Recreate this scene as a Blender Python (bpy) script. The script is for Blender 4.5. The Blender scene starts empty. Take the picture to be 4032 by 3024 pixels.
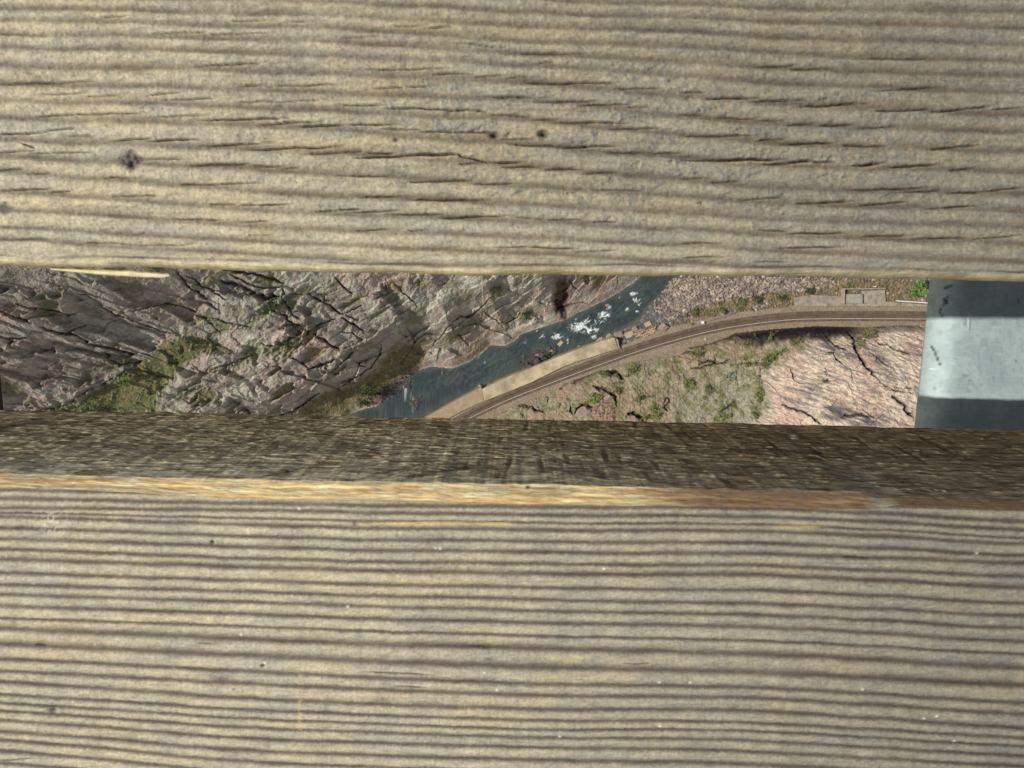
import bpy, bmesh, math
import numpy as np
from mathutils import Matrix, Vector
rng = np.random.default_rng(7)
# ------------------------------------------------------------------ camera model
F = 2796.0; CX, CY = 2016.0, 1512.0          # focal length and centre, in photo pixels
TILT, ROLL = math.radians(8.74), math.radians(1.0)
H = 0.15                                       # camera height above the planks (m)
M3 = (Matrix.Rotation(-TILT, 3, 'X') @ Matrix.Rotation(ROLL, 3, 'Z'))
MN = np.array(M3)
def P(px, py, z):
    """photo pixel -> world point on the horizontal plane z"""
    px = np.asarray(px, float); py = np.asarray(py, float)
    d = np.stack(np.broadcast_arrays((px-CX)/F, -(py-CY)/F, -np.ones_like(px+py)), -1) @ MN.T
    t = (np.asarray(z)-H)/d[..., 2]
    return d[..., 0]*t, d[..., 1]*t
def PX(x, y, z):
    v = np.stack(np.broadcast_arrays(x, y, np.asarray(z)-H), -1) @ MN
    return CX + F*v[..., 0]/-v[..., 2], CY - F*v[..., 1]/-v[..., 2]
# ------------------------------------------------------------------ noise
def _h(ix, iy, s):
    a = (ix.astype(np.int64)*374761393 + iy.astype(np.int64)*668265263 + s*974634777) & 0xffffffff
    a = ((a ^ (a >> 13))*1274126177) & 0xffffffff
    a = ((a ^ (a >> 15))*2246822519) & 0xffffffff
    return ((a ^ (a >> 16)) & 0xffffff)/float(0xffffff)
def noise(x, y, s=0):
    x, y = np.broadcast_arrays(x, y)
    ix, iy = np.floor(x), np.floor(y); fx, fy = x-ix, y-iy
    r = 0
    u = fx*fx*fx*(fx*(fx*6-15)+10); v = fy*fy*fy*(fy*(fy*6-15)+10)
    g = []
    for dx in (0, 1):
        for dy in (0, 1):
            a = _h(ix+dx, iy+dy, s)*2*np.pi
            g.append(np.cos(a)*(fx-dx)+np.sin(a)*(fy-dy))
    return ((g[0]*(1-v)+g[1]*v)*(1-u)+(g[2]*(1-v)+g[3]*v)*u)*1.45
def fbm(x, y, s=0, o=4, g=.5):
    r = 0; a = 1; t = 0
    for i in range(o):
        r = r+a*noise(x*2**i+17.3*i, y*2**i-9.1*i, s+i); t += a; a *= g
    return r/t*1.5
def ridged(x, y, s=0, o=4):
    r = 0; a = 1; t = 0
    for i in range(o):
        r = r+a*(1-np.abs(noise(x*2**i+5.1*i, y*2**i+3.7*i, s+i))*2); t += a; a *= .5
    return r/t
def voro(x, y, s=0, jit=.9):
    """F1, F2, id-hash a,b,c and offset of the nearest cell"""
    ix, iy = np.floor(x), np.floor(y)
    f1 = np.full(x.shape, 9.); f2 = f1.copy(); ca = f1*0; cb = ca.copy(); cc = ca.copy(); ox = ca.copy(); oy = ca.copy()
    for dx in (-1, 0, 1):
        for dy in (-1, 0, 1):
            jx, jy = ix+dx, iy+dy
            qx = jx+.5+(_h(jx, jy, s)-.5)*jit-x; qy = jy+.5+(_h(jx, jy, s+31)-.5)*jit-y
            d = np.sqrt(qx*qx+qy*qy); m = d < f1
            f2 = np.where(m, f1, np.minimum(f2, d)); f1 = np.where(m, d, f1)
            ca = np.where(m, _h(jx, jy, s+57), ca); cb = np.where(m, _h(jx, jy, s+91), cb); cc = np.where(m, _h(jx, jy, s+113), cc)
            ox = np.where(m, -qx, ox); oy = np.where(m, -qy, oy)
    return f1, f2, ca, cb, cc, ox, oy
def ss(a, b, x):
    t = np.clip((x-a)/(b-a), 0, 1); return t*t*(3-2*t)
def mix(a, b, m):
    m = np.asarray(m)[..., None]; return np.asarray(a)*(1-m)+np.asarray(b)*m
def S(r, g, b):
    """sRGB 0-255 -> linear"""
    return np.array([((c/255+.055)/1.055)**2.4 if c > 10 else c/3294. for c in (r, g, b)])
# ------------------------------------------------------------------ mesh helpers
col = bpy.context.scene.collection
def raw_mesh(name, V, Fc, mat, parent=None, smooth=False, attrs=None):
    me = bpy.data.meshes.new(name)
    V = np.asarray(V, np.float32).reshape(-1, 3); Fc = np.asarray(Fc, np.int32)
    n = Fc.shape[1]
    me.vertices.add(len(V)); me.vertices.foreach_set('co', V.ravel())
    me.loops.add(Fc.size); me.loops.foreach_set('vertex_index', Fc.ravel())
    me.polygons.add(len(Fc)); me.polygons.foreach_set('loop_start', np.arange(len(Fc), dtype=np.int32)*n)
    me.polygons.foreach_set('use_smooth', np.full(len(Fc), smooth))
    if attrs is not None:
        for k, a in attrs.items():
            if a.ndim == 2:
                at = me.attributes.new(k, 'FLOAT_COLOR', 'POINT')
                c = np.ones((len(V), 4), np.float32); c[:, :3] = a; at.data.foreach_set('color', c.ravel())
            else:
                at = me.attributes.new(k, 'FLOAT', 'POINT'); at.data.foreach_set('value', a.astype(np.float32).ravel())
    me.update(calc_edges=True); me.validate()
    me.materials.append(mat)
    o = bpy.data.objects.new(name, me); col.objects.link(o)
    if parent: o.parent = parent
    return o
def grid_faces(nu, nv):
    i = np.arange(nu*nv).reshape(nu, nv)
    return np.stack([i[:-1, :-1], i[1:, :-1], i[1:, 1:], i[:-1, 1:]], -1).reshape(-1, 4)
def tag(o, label=None, cat=None, group=None, kind=None):
    if label: o['label'] = label
    if cat: o['category'] = cat
    if group: o['group'] = group
    if kind: o['kind'] = kind
    return o
def empty(name, loc):
    o = bpy.data.objects.new(name, None); col.objects.link(o); o.location = loc; o.empty_display_size = .05; return o
class MB:
    def __init__(s): s.v = []; s.f = []; s.n = 0
    def add(s, v, f):
        s.v.append(np.asarray(v, float)); s.f += [tuple(int(i)+s.n for i in q) for q in f]; s.n += len(v)
    def box(s, c, d, rz=0, tilt=0):
        p = np.array([(x, y, z) for x in (-.5, .5) for y in (-.5, .5) for z in (-.5, .5)])*np.array(d)
        if tilt: p = p @ np.array(Matrix.Rotation(tilt, 3, 'X')).T
        p = p @ np.array(Matrix.Rotation(rz, 3, 'Z')).T + np.array(c)
        s.add(p, [(0, 1, 3, 2), (4, 6, 7, 5), (0, 4, 5, 1), (2, 3, 7, 6), (0, 2, 6, 4), (1, 5, 7, 3)])
    def build(s, name, mat, parent=None, smooth=False):
        me = bpy.data.meshes.new(name); me.from_pydata([tuple(p) for p in np.concatenate(s.v)], [], s.f)
        me.materials.append(mat); me.update()
        if smooth: me.polygons.foreach_set('use_smooth', [True]*len(me.polygons))
        o = bpy.data.objects.new(name, me); col.objects.link(o)
        if parent: o.parent = parent
        return o
# ------------------------------------------------------------------ materials
def new_mat(name):
    m = bpy.data.materials.new(name); m.use_nodes = True
    nt = m.node_tree; b = nt.nodes['Principled BSDF']; return m, nt, b
def attr_mat(name, rough, scale, amt, bump=0, bscale=None, stretch=(1, 1, 1), spec=.5, dist=.001, rough_var=0):
    """albedo from the mesh's own colour attribute, broken up by solid noise"""
    m, nt, b = new_mat(name); N = nt.nodes; L = nt.links
    a = N.new('ShaderNodeAttribute'); a.attribute_name = 'albedo'
    tc = N.new('ShaderNodeTexCoord'); mp = N.new('ShaderNodeMapping'); mp.inputs['Scale'].default_value = stretch
    L.new(tc.outputs['Object'], mp.inputs['Vector'])
    n = N.new('ShaderNodeTexNoise'); n.inputs['Scale'].default_value = scale; n.inputs['Detail'].default_value = 5; n.inputs['Roughness'].default_value = .65
    L.new(mp.outputs['Vector'], n.inputs['Vector'])
    mr = N.new('ShaderNodeMapRange'); mr.inputs['From Min'].default_value = .25; mr.inputs['From Max'].default_value = .75
    mr.inputs['To Min'].default_value = 1-amt; mr.inputs['To Max'].default_value = 1+amt; mr.clamp = False
    L.new(n.outputs['Fac'], mr.inputs['Value'])
    vm = N.new('ShaderNodeVectorMath'); vm.operation = 'SCALE'
    L.new(a.outputs['Color'], vm.inputs[0]); L.new(mr.outputs['Result'], vm.inputs['Scale'])
    L.new(vm.outputs['Vector'], b.inputs['Base Color'])
    b.inputs['Roughness'].default_value = rough; b.inputs['Specular IOR Level'].default_value = spec
    if bump:
        n2 = N.new('ShaderNodeTexNoise'); n2.inputs['Scale'].default_value = bscale or scale; n2.inputs['Detail'].default_value = 4
        L.new(mp.outputs['Vector'], n2.inputs['Vector'])
        bp = N.new('ShaderNodeBump'); bp.inputs['Strength'].default_value = bump; bp.inputs['Distance'].default_value = dist
        L.new(n2.outputs['Fac'], bp.inputs['Height']); L.new(bp.outputs['Normal'], b.inputs['Normal'])
    return m
def plain_mat(name, c1, c2, rough=.85, scale=5, bump=0, dist=.01, spec=.3, stretch=(1, 1, 1), metal=0):
    m, nt, b = new_mat(name); N = nt.nodes; L = nt.links
    tc = N.new('ShaderNodeTexCoord'); mp = N.new('ShaderNodeMapping'); mp.inputs['Scale'].default_value = stretch
    L.new(tc.outputs['Object'], mp.inputs['Vector'])
    n = N.new('ShaderNodeTexNoise'); n.inputs['Scale'].default_value = scale; n.inputs['Detail'].default_value = 6; n.inputs['Roughness'].default_value = .6
    L.new(mp.outputs['Vector'], n.inputs['Vector'])
    r = N.new('ShaderNodeValToRGB'); r.color_ramp.elements[0].position = .32; r.color_ramp.elements[1].position = .68
    r.color_ramp.elements[0].color = (*c1, 1); r.color_ramp.elements[1].color = (*c2, 1)
    L.new(n.outputs['Fac'], r.inputs['Fac']); L.new(r.outputs['Color'], b.inputs['Base Color'])
    b.inputs['Roughness'].default_value = rough; b.inputs['Specular IOR Level'].default_value = spec; b.inputs['Metallic'].default_value = metal
    if bump:
        bp = N.new('ShaderNodeBump'); bp.inputs['Strength'].default_value = bump; bp.inputs['Distance'].default_value = dist
        L.new(n.outputs['Fac'], bp.inputs['Height']); L.new(bp.outputs['Normal'], b.inputs['Normal'])
    return m
MAT_WOOD = attr_mat('weathered_wood', .82, 1100, .2, .7, 1500, (.22, 1, 1), .25, .0004)
MAT_STEEL = attr_mat('painted_steel', .62, 220, .05, .25, 500, (1, 1, 1), .5, .0004)
MAT_ROCK = attr_mat('canyon_rock', .95, 1.3, .34, .8, 1.6, (1, 1, 1), .15, .5)
MAT_STRINGER = plain_mat('dark_stringer_wood', (.030, .016, .008), (.075, .04, .02), .8, 60, .4, .001, .25, (1, .1, 1))
# ------------------------------------------------------------------ plank grain, traced ring by ring
RX = np.array([125., 1075, 2075, 3075, 3907])
def rows_y(rows, y0): return y0+np.array(rows, float)/1.659
UP = rows_y([(-290,-262,-180,-110,-95),(-190,-170,-90,-20,10),(-110,-80,0,80,120),(-30,5,95,180,235),(60,95,180,280,330),(150,185,260,375,435),
  (265,300,375,510,575),(380,425,490,650,690),(490,540,625,770,815),(610,660,780,910,950),(755,815,920,1060,1095),
  (870,945,1050,1160,1205),(970,1085,1170,1265,1310),(1100,1210,1280,1365,1415),(1215,1320,1385,1470,1530),
  (1330,1420,1490,1585,1640),(1410,1510,1600,1690,1750)], 100)
UPW = np.array([13,12,13,12,12,12,14,13,12,13,14,13,12,12,11,10,10.])
LO = rows_y([(-150,-120,-90,-60,-30),(-95,-62,-40,-25,48),(-35,-18,12,30,103),(-2,35,62,80,155),(25,80,110,125,195),(100,155,185,203,270),(172,225,255,272,322),
  (240,300,330,350,408),(305,358,395,412,480),(395,448,485,512,582),(470,520,563,598,662),(535,588,638,670,742),
  (610,668,718,748,830),(690,748,803,837,910),(760,832,885,925,1000),(865,940,1005,1045,1115),(965,1045,1115,1145,1225),
  (1045,1125,1190,1215,1298),(1120,1220,1278,1300,1388),(1200,1292,1350,1378,1455),(1255,1350,1408,1432,1510),
  (1308,1410,1462,1495,1572),(1370,1480,1528,1565,1640),(1445,1560,1610,1645,1720),(1505,1635,1690,1720,1795),(1580,1710,1765,1800,1870)], 2024)
LOW = np.array([8,9,8,5,8,8,9,8,10,8,8,8,9,6,13,14,9,9,9,7,6,7,8,9,8,8.])
def catmull(rows, px):
    x = np.clip(px, -900, 5000)
    xs = np.concatenate([[-900], RX, [5000]])
    e0 = rows[:, :1]-(rows[:, 1:2]-rows[:, :1])*1.0; e1 = rows[:, -1:]+(rows[:, -1:]-rows[:, -2:-1])*.8
    ys = np.concatenate([e0, rows, e1], 1)
    m = np.gradient(ys, xs, axis=1)
    k = np.clip(np.searchsorted(xs, x)-1, 0, len(xs)-2); h = xs[k+1]-xs[k]; t = (x-xs[k])/h
    return (2*t**3-3*t**2+1)*ys[:, k]+(t**3-2*t**2+t)*h*m[:, k]+(-2*t**3+3*t**2)*ys[:, k+1]+(t**3-t**2)*h*m[:, k+1]
def ring_field(px, py, rows, wid, wob, seed):
    """darkness of the latewood lines at photo coordinates (px, py grids, px varies on axis 0)"""
    q = px[:, int(np.argmin(np.abs(py[len(py)//2]-(600 if rows[0, 0] < 900 else 2450))))]
    yk = catmull(rows, q)                                    # K x nx
    D = np.zeros_like(px); ph = np.zeros_like(px)
    sh = wob*(fbm(px/420., py/300., seed, 3)*9+fbm(px/120., py/120, seed+9, 2)*2.2)+1.9*fbm(px/20., py/12., seed+12, 2)+(2.2*noise(px/150., py/900., seed+13) if wob < .5 else 0)
    yy = py+sh
    # beyond the traced rows: repeat the last spacing
    K = len(rows); sp = 46.
    allr = [(yk[k], wid[k], k) for k in range(K)]
    allr += [(yk[0]-sp*j*(1+.18*math.sin(j*2.3)), 9+3*math.sin(j*1.7), 50+j) for j in range(1, 60)] if rows[0, 0] < 900 else []
    allr += [(yk[-1]+sp*j*(1+.1*math.sin(j*2.3)), 8+2*math.sin(j*1.7), 50+j) for j in range(1, 70)] if rows[0, 0] > 900 else []
    for y, w, k in allr:
        lo, hi = y.min()-90, y.max()+90
        c = (yy > lo) & (yy < hi)
        if not c.any(): continue
        ys = np.nonzero(c.any(0))[0]; a, b = ys[0], ys[-1]+1
        d = yy[:, a:b]-y[:, None]
        am = (.8 if wob > .5 else .98)+(.35 if wob > .5 else .14)*noise(px[:, a:b]/330.+k*7, py[:, a:b]*0+k*3.3, seed+20)
        ww = w*(1+.3*noise(px[:, a:b]/200.+k*5, d*0+k, seed+21))
        # sharp on one flank, soft on the other, as in weathered softwood
        g = np.where(d > 0, np.exp(-(d/(ww*.75))**2), np.exp(-(d/(ww*1.25))**2))
        D[:, a:b] = np.maximum(D[:, a:b], g*am)
    return D
def axis_nonuni(lo, f0, f1, hi, step, ncoarse):
    a = f0-(f0-lo)*np.linspace(1, 0, ncoarse+1)[:-1]**2.2
    b = f1+(hi-f1)*np.linspace(0, 1, ncoarse+1)[1:]**2.2
    return np.concatenate([a, np.arange(f0, f1, step), [f1], b])
C1 = """235,563,510,548,3;515,571,700,566,2;1200,395,1560,370,4;1350,127,1620,115,2;1700,130,1870,122,2;610,105,780,90,2;0,200,300,210,2;230,690,430,680,4;430,680,880,668,3;880,695,1250,683,3;1210,714,1700,700,5;1570,738,1920,718,4;1780,753,2027,742,5;0,797,260,786,5;260,778,430,765,3;400,808,560,803,2;680,835,900,820,4;890,838,1180,826,6;1230,866,1600,845,4;1480,890,2027,868,5;1830,913,2027,905,4;0,905,200,893,3;230,908,540,901,3;840,942,1110,948,3;1150,982,1480,973,4;1480,986,1690,983,3;1690,997,1780,996,2;0,1013,130,1002,3;170,1033,300,1029,2;640,1056,830,1056,3;1090,1098,1300,1096,4;1300,1094,1550,1086,3;0,1130,290,1122,4;290,1142,420,1133,3;690,1168,940,1160,3;1260,1216,1400,1212,3;1440,1222,1720,1212,4;1040,1303,1300,1305,3;1420,1320,1600,1312,3;1490,1395,1620,1397,2;0,1422,260,1421,2;500,1437,760,1450,2;760,1455,1150,1455,2;1880,1258,2027,1250,3;0,500,560,480,3;1440,513,1580,503,3;1600,513,2000,500,3;1000,592,1280,582,3;1430,608,1600,602,3;1620,607,1920,592,2;860,568,1070,548,2;950,196,1220,188,3;1220,210,1620,190,2;130,850,210,885,3"""
C2 = """310,158,490,155,3;520,166,670,156,3;0,222,220,210,2;150,415,600,402,4;530,437,780,433,4;780,458,980,443,3;1000,465,1110,455,2;1150,380,1270,365,2;660,252,960,280,2;1000,320,1520,312,2;1100,498,1640,490,4;1640,528,1900,522,3;0,624,260,618,4;260,640,800,655,5;800,658,860,665,3;880,575,1180,578,4;1170,608,1500,600,4;1430,625,1700,618,4;1700,637,1850,634,2;210,528,380,515,3;380,512,520,512,3;0,742,340,738,4;270,770,480,768,3;480,780,890,787,5;880,678,1120,694,3;1150,710,1290,708,3;1300,730,1690,727,4;1620,767,1880,758,4;940,828,1180,822,3;1020,860,1300,872,4;1300,874,1650,864,6;1560,900,1840,908,3;1840,912,2027,905,3;100,937,380,922,7;380,922,690,912,10;690,915,720,935,6;720,935,870,963,5;870,966,1090,965,6;700,978,870,966,3;0,903,130,895,3;165,908,320,907,5;960,995,1200,990,3;1200,1010,1440,1006,4;1440,1033,1650,1023,3;0,1043,320,1046,3;400,1082,760,1072,4;790,1096,1040,1088,3;100,1170,370,1166,4;430,1187,880,1187,4;0,1243,110,1240,4;80,1263,340,1250,4;290,1275,600,1275,4;600,1298,1000,1280,4;1040,1290,1230,1298,2;1230,1307,1430,1300,3;1480,1318,1640,1314,4;1520,1128,1820,1132,2;920,1470,1130,1466,3;1130,1466,1400,1480,4;1400,1492,1640,1488,2;70,1368,280,1364,3;400,1372,520,1366,2"""
C3 = """450,395,680,388,3;640,412,900,405,3;1050,350,1500,350,3;1150,540,1540,518,3;0,548,140,548,4;145,588,440,582,6;440,602,730,594,4;720,632,1090,612,5;1140,665,1480,650,4;1480,666,1820,628,5;1850,652,2027,638,4;0,680,130,676,3;200,704,440,702,3;440,716,620,716,3;640,745,800,735,3;820,745,1030,741,4;1060,762,1260,752,3;50,808,430,803,4;450,835,620,820,3;620,856,900,845,5;960,866,1200,866,4;1460,890,1760,858,4;0,950,160,952,3;160,952,600,946,9;480,975,660,968,4;640,965,780,953,8;780,960,910,962,4;1010,985,1200,966,8;1240,993,1530,978,6;1600,1010,1740,994,3;0,1060,160,1055,2;180,1083,360,1072,3;1010,1130,1420,1118,4;1300,1143,1530,1130,4;1590,1148,1800,1138,4;1800,1138,2027,1110,4;360,1187,600,1170,3;700,1212,1010,1195,4;1050,1224,1340,1200,4;1480,1240,1780,1215,4;470,1368,630,1370,3;640,1385,960,1385,5;1090,1405,1360,1400,4;1400,1418,1700,1413,4;1740,1420,2020,1395,3;600,1472,940,1465,4;0,1448,220,1440,3;0,1530,260,1522,3;450,1555,640,1550,2"""
CRACKS = []
for off, t in ((0, C1), (1344, C2), (2688, C3)):
    for c in t.split(';'):
        x0, y0, x1, y1, w = map(float, c.split(','))
        CRACKS.append((off+x0/1.508, y0/1.508, off+x1/1.508, y1/1.508, w/1.508))
LCR = [(1440,2646,1700,2660,3),(1560,2703,1680,2708,2.5),(1850,2548,1960,2556,2.5),(140,2542,180,2545,2.5),(3330,2192,3420,2200,2),(2460,2612,2560,2616,2),(0,2995,140,2990,2.5),(780,2535,860,2536,2)]
def crack_field(px, py, cr, seed):
    """crack depth (1 = fully open) and the paler torn lip under each crack"""
    D = np.zeros_like(px); Lp = np.zeros_like(px)
    r = py[len(py)//2]
    for i, (x0, y0, x1, y1, w) in enumerate(cr):
        q = px[:, int(np.argmin(np.abs(r-.5*(y0+y1))))]; ia, ib = np.searchsorted(q, x0-120), np.searchsorted(q, x1+120)
        if r[0] < r[-1]: ja, jb = np.searchsorted(r, min(y0, y1)-75), np.searchsorted(r, max(y0, y1)+75)
        else: ja, jb = len(r)-np.searchsorted(r[::-1], max(y0, y1)+75), len(r)-np.searchsorted(r[::-1], min(y0, y1)-75)
        if ia >= ib or ja >= jb: continue
        X = px[ia:ib, ja:jb]; Y = py[ia:ib, ja:jb]
        e_ = .16*(x1-x0); t = np.clip((X-x0+e_)/(x1-x0+2*e_), 0, 1)
        yc = y0+(y1-y0)*((X-x0)/(x1-x0))+3.4*noise(X/100., X*0+i*3.1, seed)+.9*noise(X/24., X*0+i*5.7, seed+3)
        prof = np.clip(4*t*(1-t), 0, 1)**1.3*(.8+.45*noise(X/55., X*0+i*2.3, seed+5)); prof = np.clip(prof, 0, 1)
        ww = np.maximum(w*.58*prof, 0)+1.6
        d = Y-yc
        D[ia:ib, ja:jb] = np.maximum(D[ia:ib, ja:jb], np.exp(-(d/ww)**2)*np.clip(prof*1.8, 0, 1)*min(1, .4+w/5.5))
        Lp[ia:ib, ja:jb] = np.maximum(Lp[ia:ib, ja:jb], np.where(d > 0, np.exp(-((d-w*1.4)/(w*1.2))**2), 0)*prof*min(1, w/6))
    return D, Lp
def blob(px, py, x, y, rx, ry, p=2, rot=0):
    dx, dy = px-x, py-y
    if rot: c, s = math.cos(rot), math.sin(rot); dx, dy = dx*c+dy*s, -dx*s+dy*c
    return np.exp(-((np.abs(dx)/rx)**p+(np.abs(dy)/ry)**p))
def interp(px, pts): 
    a = np.array(pts, float); return np.interp(px, a[:, 0], a[:, 1])
k4 = 4032/2212.
UE = [(-400*k4,574*k4),(0,577*k4),(60*k4,582*k4),(340*k4,582*k4),(400*k4,586*k4),(560*k4,590*k4),(900*k4,597*k4),(1100*k4,598*k4),(1500*k4,600*k4),(1800*k4,603*k4),(2010*k4,608*k4),(2212*k4,613*k4),(2600*k4,618*k4)]
LA = [(-400*k4,1010*k4),(0,1023*k4),(300*k4,1031*k4),(520*k4,1034*k4),(700*k4,1039*k4),(900*k4,1041*k4),(1100*k4,1046*k4),(1150*k4,1045*k4),(1500*k4,1055*k4),(1800*k4,1061*k4),(1880*k4,1064*k4),(1940*k4,1072*k4),(2212*k4,1083*k4),(2600*k4,1095*k4)]
LB = [(-400*k4,1040*k4),(0,1053*k4),(200*k4,1060*k4),(450*k4,1075*k4),(700*k4,1082*k4),(900*k4,1084*k4),(1100*k4,1090*k4),(1400*k4,1094*k4),(1700*k4,1097*k4),(1880*k4,1102*k4),(1950*k4,1092*k4),(2050*k4,1096*k4),(2212*k4,1106*k4),(2600*k4,1116*k4)]
LC = [(-400*k4,880*k4),(0,887*k4),(400*k4,892*k4),(1100*k4,906*k4),(1700*k4,918*k4),(2212*k4,928*k4),(2600*k4,935*k4)]
ZT = 0.0
# thickness of the planks from the two edges of the lower plank's side face
_, ya = P(CX, np.interp(CX, *np.array(LA).T), -.005)
zz = np.linspace(-.03, -.12, 400); _, yc_ = P(np.full(400, CX), np.full(400, np.interp(CX, *np.array(LC).T)), zz)
ZB = float(zz[np.argmin(np.abs(yc_-ya-.0005))])
print('plank thickness', ZB)
X_AX = np.concatenate([-np.linspace(1.25**.4, .172**.4, 50)**2.5, np.arange(-.171, -.124, .0003), np.arange(-.124, .124, .0002), np.arange(.124, .171, .0003), np.linspace(.172**.4, 1.25**.4, 50)**2.5])
WEATHER = S(185,173.5,144); WEATHER2 = S(172,164,142); WARM = S(197,177,135); DARKW = S(87,75,66); BLACKW = S(38,30,24); GREYB = S(132,131,126)
def wood_tone(px, py, X, Y, D, seed, boost=1.):
    n1 = fbm(px/260., py/60., seed, 4); n2 = fbm(px/40., py/22., seed+5, 4); n3 = fbm(px/600., py/170., seed+8, 3)
    fine = fbm(px/14., py/7., seed+11, 3)
    c = mix(WEATHER, WEATHER2, ss(-.35, .4, n1)); c = mix(c, WARM, ss(-.1, .9, .45*n2+.9*n3)*.55)
    c = mix(c, GREYB*1.15, ss(.1, .9, -n3-.2*n2)*.22)
    # fine vertical wear marks across the grain
    cross = fbm(px/9., py/120., seed+14, 2)
    c = c*(1+.22*fine+.09*cross+.12*n2)[..., None]
    # stain bands, then soft shade over the right-hand end painted into the colour
    stn = fbm(px/70., py/900., seed+17, 3); c = c*(1+.1*stn)[..., None]; e = ss(600, 4200, px)
    c = c*(1-e[..., None]*np.array([.27, .26, .22]))
    return mix(c, DARKW*(1+.2*n2[..., None]), np.clip(D*.93*boost, 0, 1))
# ------------------------------------------------------------------ upper plank
def upper_plank():
    Yf = np.concatenate([[-.0], ])
    nx = len(X_AX)
    # section: z on the hidden back face, top surface, rolled edge, side, underside
    top = axis_nonuni(0, .0, .104, .30, .00019, 1)
    topd = np.concatenate([np.linspace(.30, .1045, 40), np.arange(.1043, .0010, -.0002)])     # distance back from the edge
    px0, _ = PX(X_AX, 0*X_AX, 0)
    ex, ey = P(px0, interp(px0, UE), -.003)
    edge = ey + .00045+.0004*noise(X_AX*60, X_AX*0, 3)+.00010*fbm(X_AX*150, X_AX*0+2, 4, 3)
    Ytop = edge[:, None]+topd[None, :]
    X = np.repeat(X_AX[:, None], len(topd), 1)
    px, py = PX(X, Ytop, 0.)
    D = ring_field(px, py, UP, UPW*1.22, 1.0, 40)
    # secondary, fainter lines
    D = np.maximum(D, .22*ss(.3, .8, fbm(px/700., (py-px*.03)/15., 77, 2)))
    fade = ss(1120, 1040, py+4*noise(px/200., py*0, 5))*ss(interp(px, UE)-12, interp(px, UE)-44, py)
    D = D*(.3+.7*fade)
    Ck, Lp = crack_field(px, py, CRACKS, 60)
    # torn, feathered fibres between the rings
    q = (px*.55+py*1.0)/1.14; r = (px*-.5+py*.86)
    sc = ridged(q/34.+.5*noise(px/50, py/50, 8), (py-px*.04)/26., 81, 2)
    zone = blob(px, py, 2250, 540, 950, 330, 3)+.9*blob(px, py, 3300, 600, 800, 330, 3)+.45*blob(px, py, 600, 450, 700, 300, 3)
    zone = np.clip(zone, 0, 1)*ss(-.3, .35, fbm(px/170., py/60., 12, 3))*(1-np.clip(D*1.3, 0, 1)*.8)
    th = math.radians(-32); fu = (px*math.cos(th)+py*math.sin(th)); fv = (-px*math.sin(th)+py*math.cos(th)); fw = 9*fbm(px/60., py/40., 14, 3)
    vf = voro((fu+fw)/62., (fv+fw)/26., 15); saw = ss(.25, -.35, vf[5]); feather = zone*(-.55*vf[5]+.6*(vf[2]-.5))*.8
    pits = 1.3*blob(px, py, 1947, 531, 17, 11)+1.2*blob(px, py, 2142, 528, 20, 13)+.6*blob(px, py, 1560, 552, 12, 8)
    dia = np.exp(-((np.abs(px-517)/50+np.abs(py-628)/46))**4)
    tri = np.exp(-((np.abs(px-20)/38+np.abs(py-822)/26))**4)
    patch = blob(px, py, 135, 300, 75, 38, 2, .2)*ss(-.4, .4, fbm(px/40., py/20., 21, 3))
    und = fbm(px/500., py/160., 31, 3)
    z = .00025*und-.00022*D+.00024*fbm(px/45., py/14., 33, 4)+.0001*fbm(px/12., py/7., 35, 2)
    z += .00095*feather - .0016*np.clip(Ck, 0, 1)+.00012*Lp-.0014*pits-.0011*dia*(.6+.5*fbm(px/20., py/20., 36, 2))-.0006*tri
    # edge roll
    dd = topd[None, :]; roll = np.clip((.0065-dd)/.0065, 0, 1); z = z*(1-.4*roll)-.0022*roll**2.2
    c = wood_tone(px, py, X, Ytop, D, 100, .9)
    c = mix(c, S(138,120,84), .27*ss(-.1, .6, fbm(px/800., py/26., 101, 4)+.3*D)*ss(-200, 700, px))
    c = c*(1-.17*blob(px, py, 2500, 350, 1600, 520, 4)[..., None])
    c = c*(1-.16*ss(.1, .6, fbm(px/30., py/13., 102, 3))*zone)[..., None]
    rimc = np.exp(-((py-(interp(px, UE)-47+7*noise(px/260., px*0, 47)))/3.4)**2)*ss(-.35, .2, noise(px/330., px*0+3, 48)); c = mix(c, S(74,60,46), rimc*.8); z -= .0006*rimc
    c = mix(c, GREYB*.86, np.clip(zone*ss(.45, 1., saw), 0, 1)*.55)  # shaded flank of each torn flake, painted grey
    c = mix(c, WARM*1.08, Lp*.55)
    edgew = ss(interp(px, UE)-46, interp(px, UE)-16, py+7*noise(px/70., py*0, 41))
    c = mix(c, S(236,220,168)*(1+.12*fbm(px/60., py/6., 42, 3)[..., None]), edgew*.9*ss(-.6, .1, fbm(px/300., py*0, 43, 2)+.15))
    c = mix(c, S(150,126,84), .6*edgew*ss(.1, .6, fbm(px/180., py/5., 44, 3)))
    c = mix(c, S(92,84,74), ss(3350, 3420, px)*ss(3560, 3430, px)*edgew*.6)
    c = mix(c, S(190,176,170), .5*blob(px, py, 890, 850, 60, 40)*ss(0, .5, fbm(px/12., py/9., 46, 2)))
    c = mix(c, S(84,78,72), np.clip(dia*1.1, 0, 1)*.8); c = mix(c, S(40,34,30), np.clip(dia, 0, 1)*ss(0, 14, py-(px-470)*.35-628)*.9)
    c = mix(c, S(110,100,92), tri*.8); c = mix(c, S(104,98,84), patch*.75); c = mix(c, S(70,62,54), np.clip(pits, 0, 1)*.8)
    c = mix(c, BLACKW, np.clip(Ck*1.15, 0, 1)*.95)
    V = [np.stack([X, Ytop, z], -1)]; Cc = [c]
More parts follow.
